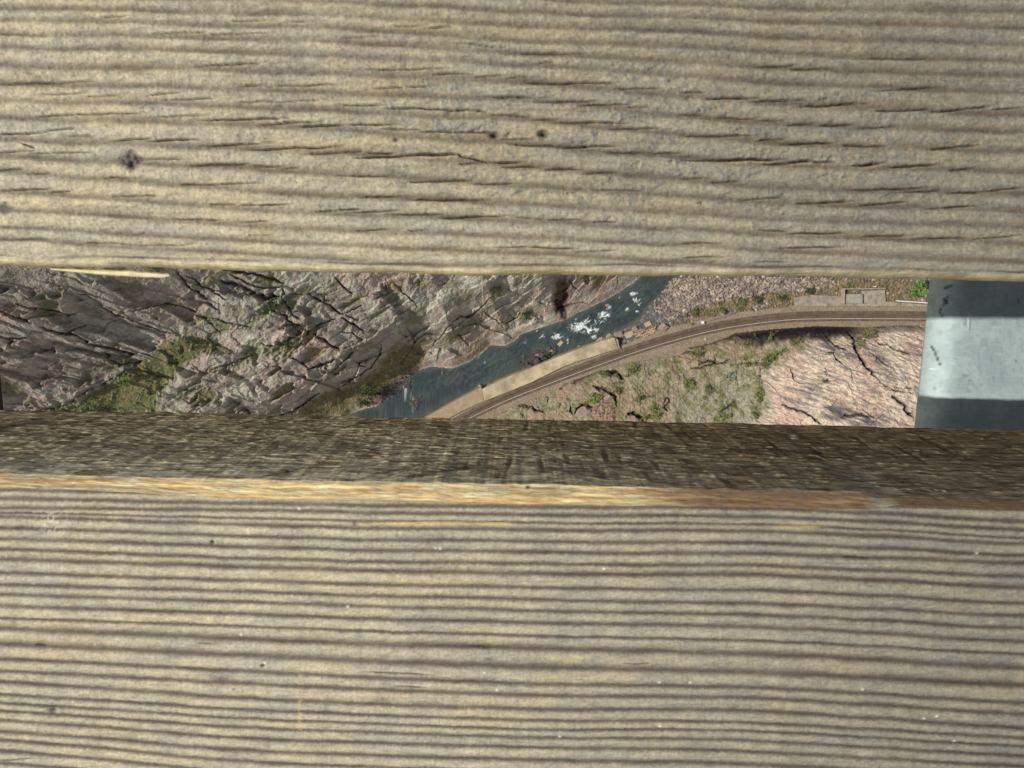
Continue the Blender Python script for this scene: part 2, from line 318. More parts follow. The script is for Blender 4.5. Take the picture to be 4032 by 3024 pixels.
    # side face, slightly undercut, and the underside
    zs = np.concatenate([np.linspace(-.0032, -.012, 30), np.linspace(-.014, ZB+.003, 26), [ZB, ZB]])
    ys = np.interp(-zs, [.0032, .008, .03, -ZB-.001, -ZB], [.0000, .0008, .0016, .0035, .006]); ys[-1] = .30; 
    Xs = np.repeat(X_AX[:, None], len(zs), 1)
    rough = .0004*fbm(Xs*700, zs[None]*900, 51, 3)+.0006*fbm(Xs*60, zs[None]*200, 52, 2)
    rough[:, -2:] = 0; rough *= ss(-.0035, -.01, zs)[None]
    Ys = edge[:, None]+ys[None]+rough
    V.append(np.stack([Xs, Ys, np.repeat(zs[None], nx, 0)], -1))
    cs = mix(S(120,100,70), S(60,46,30), ss(-.3, .4, fbm(Xs*900, zs[None]*2500, 53, 4)))
    cs = mix(cs, S(200,180,130), ss(-.008, -.003, zs)[None]*.7)
    Cc.append(cs)
    V = np.concatenate(V, 1); Cc = np.concatenate(Cc, 1)
    # close the back
    back = V[:, :1].copy(); V = np.concatenate([V, back], 1); Cc = np.concatenate([Cc, Cc[:, :1]], 1)
    root = empty('deck_plank', (0, .15, ZB))
    o = raw_mesh('board', V.reshape(-1, 3)-np.array([0, .15, ZB]), grid_faces(V.shape[0], V.shape[1]), MAT_WOOD, root, True, {'albedo': Cc.reshape(-1, 3)})
    tag(root, 'weathered grey-tan plank above the gap, with black grain cracks and a diamond-shaped knot hole', 'plank', 'planks of the bridge deck')
    # splinter hanging off the lower rim at the left
    n = 60; t = np.linspace(0, 1, n); pxs = 200+t*(672-200)
    ytop = np.interp(t, [0, .25, .7, 1], [1060, 1065, 1070, 1083]); ybot = np.interp(t, [0, .2, .5, .8, .95, 1], [1062, 1072, 1086, 1094, 1095, 1089])
    V = []; 
    for k in range(n):
        for yy_, z_ in ((ytop[k]-6, -.0052), (ytop[k]*.5+ybot[k]*.5, -.0044), (ybot[k]+1.5*noise(np.array(t[k]*20), np.array(1.), 5), -.0054), (ytop[k]*.5+ybot[k]*.5, -.0064)):
            x_, y_ = P(pxs[k], yy_, z_); V.append((float(x_), float(y_)-.15, z_-ZB))
    Fs = [(4*k+j, 4*k+(j+1) % 4, 4*k+4+(j+1) % 4, 4*k+4+j) for k in range(n-1) for j in range(4)]+[(0, 3, 2, 1), (4*n-4, 4*n-3, 4*n-2, 4*n-1)]
    cc = np.array([S(226,212,168)*(1+.1*math.sin(k*.9)*math.sin(k*.37)) for k in range(n) for j in range(4)])
    s = raw_mesh('splinter', V, Fs, MAT_WOOD, root, True, {'albedo': cc}); s['label'] = 'pale split splinter curling off the rim'
    return root
# ------------------------------------------------------------------ lower plank
def lower_plank():
    nx = len(X_AX)
    px0, _ = PX(X_AX, 0*X_AX-.045, 0)
    jag = 3.2*fbm(px0/120., px0*0, 7, 4)
    _, yB = P(px0, interp(px0, LB)+jag, 0.); _, yA = P(px0, interp(px0, LA)+3*fbm(px0/70., px0*0+4, 8, 4), -.005); 
    pxc, _ = PX(X_AX, 0*X_AX-.045, ZB)
    _, yC = P(pxc, interp(pxc, LC)+1.5*fbm(pxc/60., pxc*0+4, 9, 4), ZB)
    # top face
    topd = np.concatenate([np.arange(0, .1055, .00019), np.linspace(.106, .30, 40)])
    Y = yB[:, None]-topd[None]; X = np.repeat(X_AX[:, None], len(topd), 1)
    px, py = PX(X, Y, 0.)
    D = ring_field(px, py, LO, LOW*1.22, .35, 140)
    D = np.maximum(D, .3*ss(.3, .8, fbm(px/800., py/9., 177, 3)))
    Ck, Lp = crack_field(px, py, LCR, 160)
    z = .0002*fbm(px/600., py/200., 131, 3)-.0004*D+.00009*fbm(px/40., py/14., 133, 4)+.00005*fbm(px/9., py/5., 135, 2)-.0008*Ck
    c = wood_tone(px, py, X, Y, D, 200, 1.0)
    # second bundle: yellow slivers of fresh wood near the rim
    sl = blob(px, py, 1660, 2061, 190, 5, 4)+blob(px, py, 1940, 2063, 75, 4.5, 4)+.8*blob(px, py, 3140, 2076, 100, 5, 4)
    c = mix(c, S(214,182,112), np.clip(sl, 0, 1)*.75)
    for (x, y, rx, ry, m) in ((205,2798,15,12,.95),(835,2137,7,8,.8),(870,2672,38,16,.55),(1500,2760,60,14,.5),(1925,2597,20,9,.5),(1035,2622,8,6,.8),(920,2713,6,5,.7),(1395,2063,8,8,.7),(155,2535,16,12,.35),(980,2950,28,9,.4),(380,2180,14,9,.4),(1165,2160,30,9,.4)):
        b_ = blob(px, py, x, y, rx, ry); c = mix(c, S(62,56,54), b_*m); z -= .0006*b_*(m > .7)
    sp = np.zeros_like(px)
    for (x, y) in ((1717,2158),(1735,2160),(2720,2690),(2598,2690),(2600,2860),(3397,2716),(3760,2920),(3850,2180),(2380,2240),(1180,2003),(1045,2610),(3640,2830),(3690,2820),(1910,2648),(1960,2718),(2205,2900),(950,2500),(1370,2390)):
        sp += blob(px, py, x, y, 6, 4.5)
    patch = blob(px, py, 200, 2060, 60, 50)*ss(-.1, .5, fbm(px/14., py/16., 47, 3))*.6
    c = mix(c, S(235,230,215), np.clip(sp+patch, 0, 1)*.8); z += .0003*np.clip(sp, 0, 1)
    vst = blob(px, py, 1180, 2790, 9, 130, 4)*ss(-.2, .4, noise(px/20, py/12, 3)); c = mix(c, S(214,180,120), vst*.5)
    c = mix(c, BLACKW, Ck*.9)
    V = [np.stack([X, Y, z], -1)[:, ::-1]]; Cc = [c[:, ::-1]]
    # split bevel, fresh orange wood
    nb = 28; t = np.linspace(0, 1, nb+2)[1:-1]
    Xb = np.repeat(X_AX[:, None], nb, 1); Yb = yB[:, None]+(yA-yB)[:, None]*t[None]
    zb = -.005*t[None]**1.25-.0007*np.sin(t*np.pi)[None]*ss(-.2, .5, fbm(Xb*30, t[None]*2, 61, 2))+.00022*fbm(Xb*160, t[None]*6, 62, 4)
    pb, qb = PX(Xb, Yb, zb)
    n = fbm(pb/320., t[None]*2.2, 63, 4); m = fbm(pb/60., t[None]*9, 64, 3)
    cb = mix(S(234,206,148), S(220,182,124), ss(-.2, .5, n)); cb = mix(cb, S(240,226,180), ss(.1, .5, fbm(pb/200., t[None]*4+5, 65, 3)))
    cb = mix(cb, S(160,150,124), ss(.1, .5, fbm(pb/260., t[None]*2.5, 67, 3))*.55); cb = mix(cb, S(176,166,136), ss(1150, 1350, pb)*ss(1700, 1450, pb)*ss(.35, .0, t)[None]*.7)
    br = ss(2350, 2800, pb)  # shade on the right part of the bevel, painted as brown
    cb = mix(cb, mix(S(142,106,72), S(118,96,74), ss(-.3, .3, m)), br*.9)
    cb = mix(cb, S(184,150,104), blob(pb, t[None]*30+0*pb, 3290, 12, 70, 5, 2)*.7)
    cb = mix(cb, S(180,168,136), blob(pb, t[None]*30+0*pb, 3480, 9, 55, 12)*.95); cb = mix(cb, S(112,118,120), blob(pb, t[None]*30+0*pb, 3455, 24, 30, 5)*.8)
    cb = mix(cb, S(104,92,84), blob(pb, t[None]*30+0*pb, 2150, 23, 90, 3.5)*.8); cb = mix(cb, BLACKW, blob(pb, t[None]*30+0*pb, 2078, 25, 9, 3.))
    cb = mix(cb, S(90,70,50), ss(.55, .95, ridged(pb/150., t[None]*5, 66, 2))*.35); cb = cb*(1+.1*m)[..., None]
    cb = mix(cb, S(120,104,84), ss(.12, 0., t)[None]*.8)
    V.append(np.stack([Xb, Yb, zb], -1)); Cc.append(cb)
    # rough-sawn side face
    zs = np.linspace(-.005, ZB, 250); Xs = np.repeat(X_AX[:, None], len(zs), 1); tz = (zs-zs[0])/(zs[-1]-zs[0])
    Z = np.repeat(zs[None], nx, 0)
    strk = fbm(Xs*120, Z*520, 71, 5, .65); strk2 = fbm(Xs*300, Z*1300, 72, 4, .65); big = fbm(Xs*30, Z*60, 73, 3)
    strk = strk*1.15; dg = Xs*math.cos(.7)+Z*math.sin(.7)
    sawm = ss(.15, .75, noise(dg*420+2*noise(Xs*30, Z*30, 74), Z*30, 75))*ss(-.1, .3, noise(Xs*22, Z*22, 76))*ss(.03, -.03, Xs)
    vm_ = ss(.1, .7, noise(Xs*380+Z*20, Z*45, 78))*ss(-.05, .3, noise(Xs*28+8, Z*30, 79))*ss(-.05, .0, Xs)
    fl = ss(.38, .7, fbm(Xs*220, Z*600, 80, 2))
    disp = .00012*strk+.00005*strk2-.00025*sawm-.0002*vm_+.0004*big+.00015*fl
    ysd = (yA[:, None]+(yC-yA)[:, None]*tz[None])+disp*np.minimum(1, tz*12)[None]
    cs = mix(S(236,224,188), S(164,146,108), ss(-.3, .42, strk)); cs = mix(cs, S(212,202,172), ss(-.1, .5, big)*.5)
    cs = mix(cs, S(70,52,28), np.clip(ss(.1, .55, strk2+.4*strk)*.9+.85*sawm+.75*vm_, 0, 1)*.8)
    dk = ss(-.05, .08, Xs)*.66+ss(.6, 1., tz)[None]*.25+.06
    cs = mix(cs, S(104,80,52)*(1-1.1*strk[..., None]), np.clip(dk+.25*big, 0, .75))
    cs = mix(cs, S(236,224,180), fl*.35*(1-.4*ss(.0, .1, Xs)))
    spk = np.zeros_like(Xs)
    r2 = np.random.default_rng(5)
    sx = list(r2.uniform(-.1, .11, 90)); sz = list(r2.uniform(-.06, -.008, 90))
    for a_, b_ in zip(sx, sz):
        i0, i1 = np.searchsorted(X_AX, a_-.002), np.searchsorted(X_AX, a_+.002); r_ = r2.uniform(.00018, .0005)
        spk[i0:i1] += np.exp(-((Xs[i0:i1]-a_)/(r_*1.8))**2-((Z[i0:i1]-b_)/(r_*1.6))**2)
    cs = mix(cs, S(240,236,210), np.clip(spk, 0, 1)*.9); 
    pS, qS = PX(Xs, ysd, Z)
    for (x, y, rx, ry) in ((3122,1717,12,5),(3126,1725,14,3),(2558,1773,12,7),(1505,1768,16,4),(2470,1805,14,8),(3800,1780,10,5)):
        cs = mix(cs, S(232,230,205), np.clip(blob(pS, qS, x, y, rx, ry)*1.2, 0, 1))
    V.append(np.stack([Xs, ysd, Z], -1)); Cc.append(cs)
    und = np.stack([X_AX, V[0][:, 0, 1], np.full(nx, ZB)], -1)[:, None]
    V.append(und); Cc.append(cs[:, -1:]); V.append(V[0][:, :1].copy()); Cc.append(cs[:, -1:])
    V = np.concatenate(V, 1); Cc = np.concatenate(Cc, 1)
    root = empty('deck_plank', (0, -.2, ZB))
    f = grid_faces(V.shape[0], V.shape[1])
    raw_mesh('board', V.reshape(-1, 3)-np.array([0, -.2, ZB]), f, MAT_WOOD, root, True, {'albedo': Cc.reshape(-1, 3)})
    tag(root, 'thick plank below the gap with even dark stripes, orange split edge and rough dark side', 'plank', 'planks of the bridge deck')
    return root
# ------------------------------------------------------------------ steel beam under the planks
D_BEAM = 2.366
def steel_beam():
    zt = H-D_BEAM*H
    xT, _ = P(2040*k4, 770*k4, zt); xT = float(xT)
    xb_, _ = P(2007*k4, 770*k4, zt-.009); print('beam', zt, xT, float(xb_))
    xb_ = float(xb_); R = .006
    xs = np.concatenate([[xb_+.004, xb_+.0004], xb_+.0002+0*np.arange(1)])
    # section from the underside round the rolled edge to the top
    sec = [(xb_+.12, zt-.018), (xb_+.003, zt-.018), (xb_+.0006, zt-.0165), (xb_, zt-.014)]
    for a in np.linspace(0, math.pi/2, 14): sec.append((xb_+.011*(1-math.cos(a)), zt-.011+.011*math.sin(a)))
    sec = np.array(sec); xt = np.concatenate([np.arange(sec[-1, 0]+.0003, xT+.075, .0003), np.linspace(xT+.08, xT+.24, 12)])
    sx = np.concatenate([sec[:, 0], xt]); sz = np.concatenate([sec[:, 1], np.full(len(xt), zt)])
    Yx = axis_nonuni(-2, -.14, .03, 2, .0003, 30)
    Xg = np.repeat(sx[:, None], len(Yx), 1); Yg = np.repeat(Yx[None], len(sx), 0); Zg = np.repeat(sz[:, None], len(Yx), 1).copy()
    px, py = PX(Xg, Yg, Zg)
    c = mix(S(176,194,194), S(162,180,182), ss(-.3, .4, fbm(px/120., py/90., 90, 4)))
    c = mix(c, S(146,158,158), ss(.1, .6, fbm(px/30., py/60., 91, 4))*.45); c = mix(c, S(200,212,208), ss(.2, .6, fbm(px/60., py/12., 92, 3))*.3)
    # peeling paint: raised curled rims and dark fissures
    def fiss(pts, w, m=1.):
        D = np.zeros_like(px)
        for (x0, y0), (x1, y1) in zip(pts[:-1], pts[1:]):
            dx, dy = x1-x0, y1-y0; t = np.clip(((px-x0)*dx+(py-y0)*dy)/(dx*dx+dy*dy), 0, 1)
            d = np.hypot(px-x0-t*dx+3*noise(px/26., py/26., 95), py-y0-t*dy+3*noise(px/26., py/26., 96)); D = np.maximum(D, np.exp(-(d/w)**2))
        return D*m
    c5 = lambda L: [(3300+x/2.3046, 1000+y/2.3046) for x, y in L]
    fs = fiss(c5([(850,840),(870,880),(890,925),(905,960),(918,985),(925,1005)]), 4.6)
    fs = np.maximum(fs, fiss(c5([(990,390),(960,410),(950,450),(945,480),(920,520),(938,545),(935,570)]), 4.4))
    fs = np.maximum(fs, fiss(c5([(990,420),(988,450)]), 3.)); fs = np.maximum(fs, fiss(c5([(1055,930),(1065,950)]), 2.5)); fs = np.maximum(fs, fiss(c5([(1630,405),(1632,440)]), 2.5, .7))
    fs = np.maximum(fs, fiss(c5([(980,310),(1020,290)]), 6))
    lift = fiss(c5([(850,830),(860,760),(880,700),(950,695),(1010,680),(1035,630)]), 7, .8)+fiss(c5([(1125,580),(1150,600),(1140,650),(1180,680),(1190,560)]), 6, .7)+fiss(c5([(925,500),(930,430),(960,395),(1000,400)]), 9, 1.)+fiss(c5([(870,980),(890,1005)]), 5, .6)+fiss(c5([(1050,820),(1060,860)]), 4, .5)
    lift = np.clip(lift, 0, 1)
    Zg += .0007*lift-.0002*fs+.00012*fbm(px/50., py/50., 97, 3)
    c = mix(c, S(36,36,34), np.clip(fs*1.1, 0, 1)*.92)
    for (x, y, rx, ry, cc_, m) in ((1613,970,8,14,(120,90,92),.8),(1150,1105,26,16,(120,132,134),.7),(875,1220,14,14,(110,120,122),.7),(915,515,9,9,(110,92,78),.8),(1000,296,22,10,(96,88,74),.9),(850,1043,22,7,(238,245,245),.95),(915,710,14,18,(130,142,142),.5),(1590,1045,7,5,(120,110,110),.6),(1290,435,10,6,(130,140,140),.5),(1110,480,18,10,(130,140,140),.5)):
        x, y = 3300+x/2.3046, 1000+y/2.3046; c = mix(c, S(*cc_), blob(px, py, x, y, rx/2.3, ry/2.3)*m)
    mk = ss(.45, .65, fbm(px/16., py/16., 98, 2)); c = mix(c, S(130,140,142), mk*.25)
    root = empty('steel_beam', (xb_+.15, 0, zt-.02)); off = np.array([xb_+.15, 0, zt-.02])
    V = np.stack([Xg, Yg, Zg], -1)
    raw_mesh('top_flange', V.reshape(-1, 3)-off, grid_faces(V.shape[0], V.shape[1])[:, ::-1], MAT_STEEL, root, True, {'albedo': c.reshape(-1, 3)})
    gp = plain_mat('beam_paint', tuple(S(150,164,164)), tuple(S(176,190,188)), .5, 12)
    w = MB(); w.box((.14, 0, -.09), (.012, 4, .176)); w.build('web', gp, root)
    tag(root, 'pale blue-grey painted steel beam under the right end of the gap, with peeling paint', 'beam')
def stringer():
    zt = ZB-.0004
    x1, y1 = P(18*k4, 885*k4, zt-.09); x0, y0 = P(0, 690*k4, zt-.09)
    xe = float(x1)
    root = MB(); root.box((0, 0, -.045), (.09, 3.2, .09)); o = root.build('wooden_stringer', MAT_STRINGER)
    bm = bmesh.new(); bm.from_mesh(o.data); bmesh.ops.bevel(bm, geom=bm.edges[:], offset=.003, segments=2, affect='EDGES'); bm.to_mesh(o.data); bm.free()
    o.location = (xe-.045, 0, zt); print('stringer', xe)
    tag(o, 'dark brown wooden support beam crossing under the left end of the gap', 'beam')
upper_plank(); lower_plank(); steel_beam(); stringer()
#TERRAIN_BEGIN#
# ------------------------------------------------------------------ the gorge floor, 290 m below
ZG = -290.0
MP = 290.15/F                                              # metres per photo pixel down there
def c1(*L): return [(x/2.212, 1000+y/2.212) for x, y in L]
def c2(*L): return [(900+x/2.212, 1000+y/2.212) for x, y in L]
def c3(*L): return [(1800+x/2.212, 1000+y/2.212) for x, y in L]
def c4(*L): return [(2600+x/2.011, 1000+y/2.011) for x, y in L]
def pdist(px, py, pts):
    """distance to a polyline, side sign (+ = below/right when drawn left to right) and arclength"""
    best = np.full(px.shape, 1e9); sg = np.ones(px.shape); al = np.zeros(px.shape); s0 = 0
    for (x0, y0), (x1, y1) in zip(pts[:-1], pts[1:]):
        dx, dy = x1-x0, y1-y0; l = math.hypot(dx, dy)
        t = np.clip(((px-x0)*dx+(py-y0)*dy)/(l*l), 0, 1); d = np.hypot(px-x0-t*dx, py-y0-t*dy)
        m = d < best; best = np.where(m, d, best); sg = np.where(m, np.sign(dx*(py-y0)-dy*(px-x0)), sg); al = np.where(m, s0+t*l, al); s0 += l
    return best*np.where(sg == 0, 1, sg), al
def inpoly(px, py, pts):
    r = np.zeros(px.shape, bool); n = len(pts)
    for i in range(n):
        (x0, y0), (x1, y1) = pts[i], pts[(i+1) % n]
        if y0 == y1: continue
        c = ((py > min(y0, y1)) & (py <= max(y0, y1))) & (px < (x1-x0)*(py-y0)/(y1-y0)+x0); r ^= c
    return r
def pmask(px, py, pts, soft):
    d, _ = pdist(px, py, pts+[pts[0]]); d = np.abs(d); return np.where(inpoly(px, py, pts), ss(-soft, soft, d), ss(soft, -soft, d) if False else 1-ss(-soft, soft, d))
BANK_L = [(-1500,3300),(0,2400),(800,1900),(1200,1730)]+c2((1010,1450),(1070,1390),(1200,1345),(1290,1330),(1380,1240),(1440,1180),(1490,1120),(1565,1065),(1690,1000),(1780,980),(1950,1000),(2100,940),(2212,860))+c3((290,795),(420,800),(500,760),(560,700),(700,650),(880,595),(950,575),(1040,520),(1150,470),(1300,400),(1400,340),(1540,250),(1600,190))+[(2640,990),(3000,700),(3600,300),(5200,-700)]
BANK_R = [(-1500,3600),(0,2600),(1000,2050),(1500,1740)]+c2((1700,1430),(1950,1290),(2212,1150))+c3((420,1080),(620,1000),(950,865),(1200,780),(1300,720),(1450,650),(1600,560),(1660,460),(1780,380),(1850,280),(1930,180))+[(2780,1000),(3200,700),(3800,300),(5400,-600)]
BED_U = [(-1500,3750),(0,2700),(1000,2130),(1600,1800)]+c3((-150,1480),(0,1395),(230,1285),(620,1130),(1000,950),(1410,820))+c4((0,600),(200,560),(600,470),(1000,430),(1060,415),(2120,410),(3200,420),(4400,500))+[(6000,1300)]
BED_L = [(-1500,3850),(0,2850),(1000,2250),(1700,1800)]+c3((200,1465),(300,1420),(500,1320),(850,1185),(950,1120),(1250,1010),(1500,940),(1760,900))+c4((150,800),(220,740),(400,700),(600,620),(900,590),(1250,565),(1600,575),(1900,555),(2120,560),(3200,590),(4400,680))+[(6000,1500)]
RAIL = [(-1500,3830),(0,2800),(1000,2170),(1640,1770)]+c3((100,1435),(400,1290),(800,1130),(1200,980),(1600,840))+c4((200,660),(500,590),(800,545),(1050,520),(1300,513),(1600,512),(2110,515),(3200,540),(4400,620))+[(6000,1400)]
def smooth_line(pts, step=14):
    a = np.array(pts, float); t = np.concatenate([[0], np.cumsum(np.hypot(*np.diff(a, axis=0).T))])
    m = np.gradient(a, t, axis=0); s = np.arange(0, t[-1], step); k = np.clip(np.searchsorted(t, s, 'right')-1, 0, len(t)-2); h = (t[k+1]-t[k]); u = ((s-t[k])/h)[:, None]; h = h[:, None]
    return (2*u**3-3*u**2+1)*a[k]+(u**3-2*u**2+u)*h*m[k]+(-2*u**3+3*u**2)*a[k+1]+(u**3-u**2)*h*m[k+1]
BEDH = 4.6
def base_height(px, py):
    dL, _ = pdist(px, py, BANK_L); dR, _ = pdist(px, py, BANK_R); dH, al = pdist(px, py, BED_L); dU, _ = pdist(px, py, BED_U)
    L = np.clip(-dL, 0, None)*MP; R = np.clip(dR, 0, None)*MP; Hh = np.clip(dH, 0, None)*MP
    left = 1.2*ss(0, 3, L)+.42*L+16*ss(3, 26, L)+10*ss(60, 100, L)
    # steep to a rim far away
    left += 90*ss(180, 420, L)
    bank = BEDH*ss(0, 1, R/np.maximum(R+np.clip(-dU, 0, None)*MP, .1)) 
    bank = np.where(dU > -1, BEDH, bank*.9)
    hill = BEDH+ss(0, 3.5, Hh)*(2.5+5.5*ss(2850, 3250, px))+.34*np.clip(Hh-2, 0, None)+8*ss(2900, 3500, px)*ss(3, 24, Hh)+120*ss(120, 380, Hh)
    h = np.where(dL < 0, left, 0); inr = (dL >= 0) & (dR <= 0)
    h = np.where(inr, -1.6*ss(0, 5, np.minimum(dL, -dR)*MP)-.1, h)
    h = np.where(dR > 0, bank, h); h = np.where(dH > 0, hill, h); h = np.minimum(h, 150+.1*h)*1.; h = np.minimum(h, 185.)
    return h, dL, dR, dH, dU, al
CREASE_L = [ # dark joints and clefts of the left-hand cliff: points, half width px, strength, step
 (c1((1500,150),(1590,260),(1700,350),(1860,450),(1900,480)), 7, .9), (c1((1600,190),(1750,290),(1900,350),(2000,400)), 4, .9),
 (c2((-80,120),(50,150),(250,180),(420,230),(480,260)), 8, 1), (c2((-100,240),(60,270),(200,330),(330,390),(430,370)), 14, 1), (c2((0,180),(150,250),(300,300),(470,280)), 5, .8),
 (c1((420,620),(480,650),(600,690),(700,650),(740,620)), 7, 1), (c1((560,690),(680,690),(760,740),(830,790),(930,800),(1050,850),(1200,885)), 9, 1),
 (c1((920,860),(980,930),(1060,965),(1170,950),(1240,930)), 11, 1), (c1((150,430),(300,470),(480,490),(600,530),(680,520)), 4, .7),
 (c1((0,500),(100,510),(250,560),(380,590)), 5, .8), (c1((30,700),(150,790),(260,830)), 5, .7), (c1((870,430),(1000,520),(1150,570),(1300,640),(1420,690),(1500,700)), 5, .7),
 (c1((700,330),(820,370),(900,440)), 3, .6), (c1((1180,500),(1350,460),(1450,430),(1600,480),(1800,560),(1930,700)), 3, .6), (c1((300,1370),(600,1310),(760,1210),(1000,1080),(1150,1000)), 3, .5),
 (c1((20,720),(140,740),(280,720)), 5, .8), (c1((1850,560),(2000,600),(2212,640)), 3, .5), (c1((1850,1000),(1980,970),(2212,870)), 3, .5),
 (c2((480,290),(490,400),(530,470),(590,530),(640,570)), 4, .9), (c2((400,490),(500,530),(560,590),(640,630),(720,660)), 6, 1), (c2((690,340),(760,390),(850,430)), 5, .9),
 (c2((835,400),(900,440),(960,500),(1020,520)), 5, 1), (c2((1020,520),(1100,480),(1180,440)), 3, .7), (c2((1000,550),(1080,600),(1150,640),(1200,685)), 5, 1),
 (c2((930,200),(960,250),(1020,300),(1080,350)), 3, .9), (c2((1040,530),(1100,560),(1150,580)), 4, .8), (c2((760,690),(850,740),(930,800),(980,830)), 7, 1),
 (c2((1000,680),(1090,680),(1130,710),(1170,750)), 2.5, .7), (c2((590,890),(650,940),(720,990)), 4, .9), (c2((700,1000),(760,980),(860,950),(940,915)), 8, .9),
 (c2((860,980),(900,1020),(960,990),(1060,880),(1090,850)), 5, .8), (c2((1100,920),(1160,960),(1200,970)), 5, .8), (c2((760,630),(850,590),(950,560)), 3, .6),
 (c2((280,770),(330,790),(440,795),(560,740),(700,660)), 3.5, .6), (c2((430,1400),(560,1370),(700,1270),(800,1200)), 6, .9), (c2((1000,1140),(1100,1080),(1250,980),(1310,900),(1340,780)), 4, .8),
 (c2((100,1390),(150,1330),(220,1390)), 9, .8), (c2((1490,310),(1560,360),(1610,410),(1640,470)), 4, .7), (c2((1940,600),(2000,560),(2100,540),(2190,480)), 3, .7),
 (c2((1770,800),(1850,720),(1940,600)), 3, .6), (c2((1370,210),(1370,280),(1390,330)), 2.5, .6), (c3((100,800),(50,740),(0,700)), 3, .7), (c3((0,540),(90,560),(200,480),(290,380)), 3, .7),
 (c3((380,610),(300,560),(230,500)), 3, .6), (c3((540,500),(520,560),(420,610)), 3, .6), (c3((860,500),(900,470),(960,450),(1100,420)), 2.5, .5), (c3((980,220),(1010,280),(1060,320)), 2.5, .6)]
CREASE_R = [(c4((640,655),(760,640),(900,605),(1000,608),(1120,590),(1250,590),(1380,600),(1470,592)), 15, .95), (c4((1700,580),(1850,568),(2080,575)), 5, .7), (c4((1490,600),(1530,680),(1560,760),(1600,840),(1640,890),(1700,950),(1730,1000)), 7, 1), (c4((1830,1130),(1880,1150),(1940,1200),(1960,1250),(2010,1300)), 8, 1),  # first entry: shadow band under the trackside ledge, put in as a dark crease
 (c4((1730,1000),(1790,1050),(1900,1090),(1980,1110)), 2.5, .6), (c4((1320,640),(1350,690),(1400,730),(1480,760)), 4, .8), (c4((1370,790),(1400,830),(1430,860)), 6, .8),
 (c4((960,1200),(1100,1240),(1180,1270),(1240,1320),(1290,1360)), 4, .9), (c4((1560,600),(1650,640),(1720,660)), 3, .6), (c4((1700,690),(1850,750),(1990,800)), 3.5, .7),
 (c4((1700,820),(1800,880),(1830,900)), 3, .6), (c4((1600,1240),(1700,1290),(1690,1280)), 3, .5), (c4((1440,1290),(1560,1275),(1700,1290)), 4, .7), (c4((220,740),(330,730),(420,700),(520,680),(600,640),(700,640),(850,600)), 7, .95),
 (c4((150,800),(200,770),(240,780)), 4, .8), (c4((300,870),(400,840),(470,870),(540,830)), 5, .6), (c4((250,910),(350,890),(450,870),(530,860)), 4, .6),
 (c3((900,1180),(960,1110),(1060,1090),(1140,1060),(1230,1020),(1380,1040),(1450,1080)), 8, .95), (c3((1020,1400),(1050,1350),(1120,1310),(1180,1330)), 8, .9), (c3((1190,1160),(1300,1190),(1390,1250),(1400,1330)), 7, .85),  # arcs here and below beside boulders: their shadows put in as dark creases
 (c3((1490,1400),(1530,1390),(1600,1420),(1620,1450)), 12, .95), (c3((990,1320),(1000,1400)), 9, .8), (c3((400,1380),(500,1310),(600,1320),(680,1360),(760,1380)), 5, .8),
 (c3((1930,880),(2000,850),(2080,880)), 5, .8), (c3((1800,1310),(1830,1260),(1850,1290),(1800,1330),(1840,1370)), 3, .7), (c3((785,1250),(790,1300)), 2, .8),(c3((2020,820),(2120,800),(2212,790)), 7, .9)]
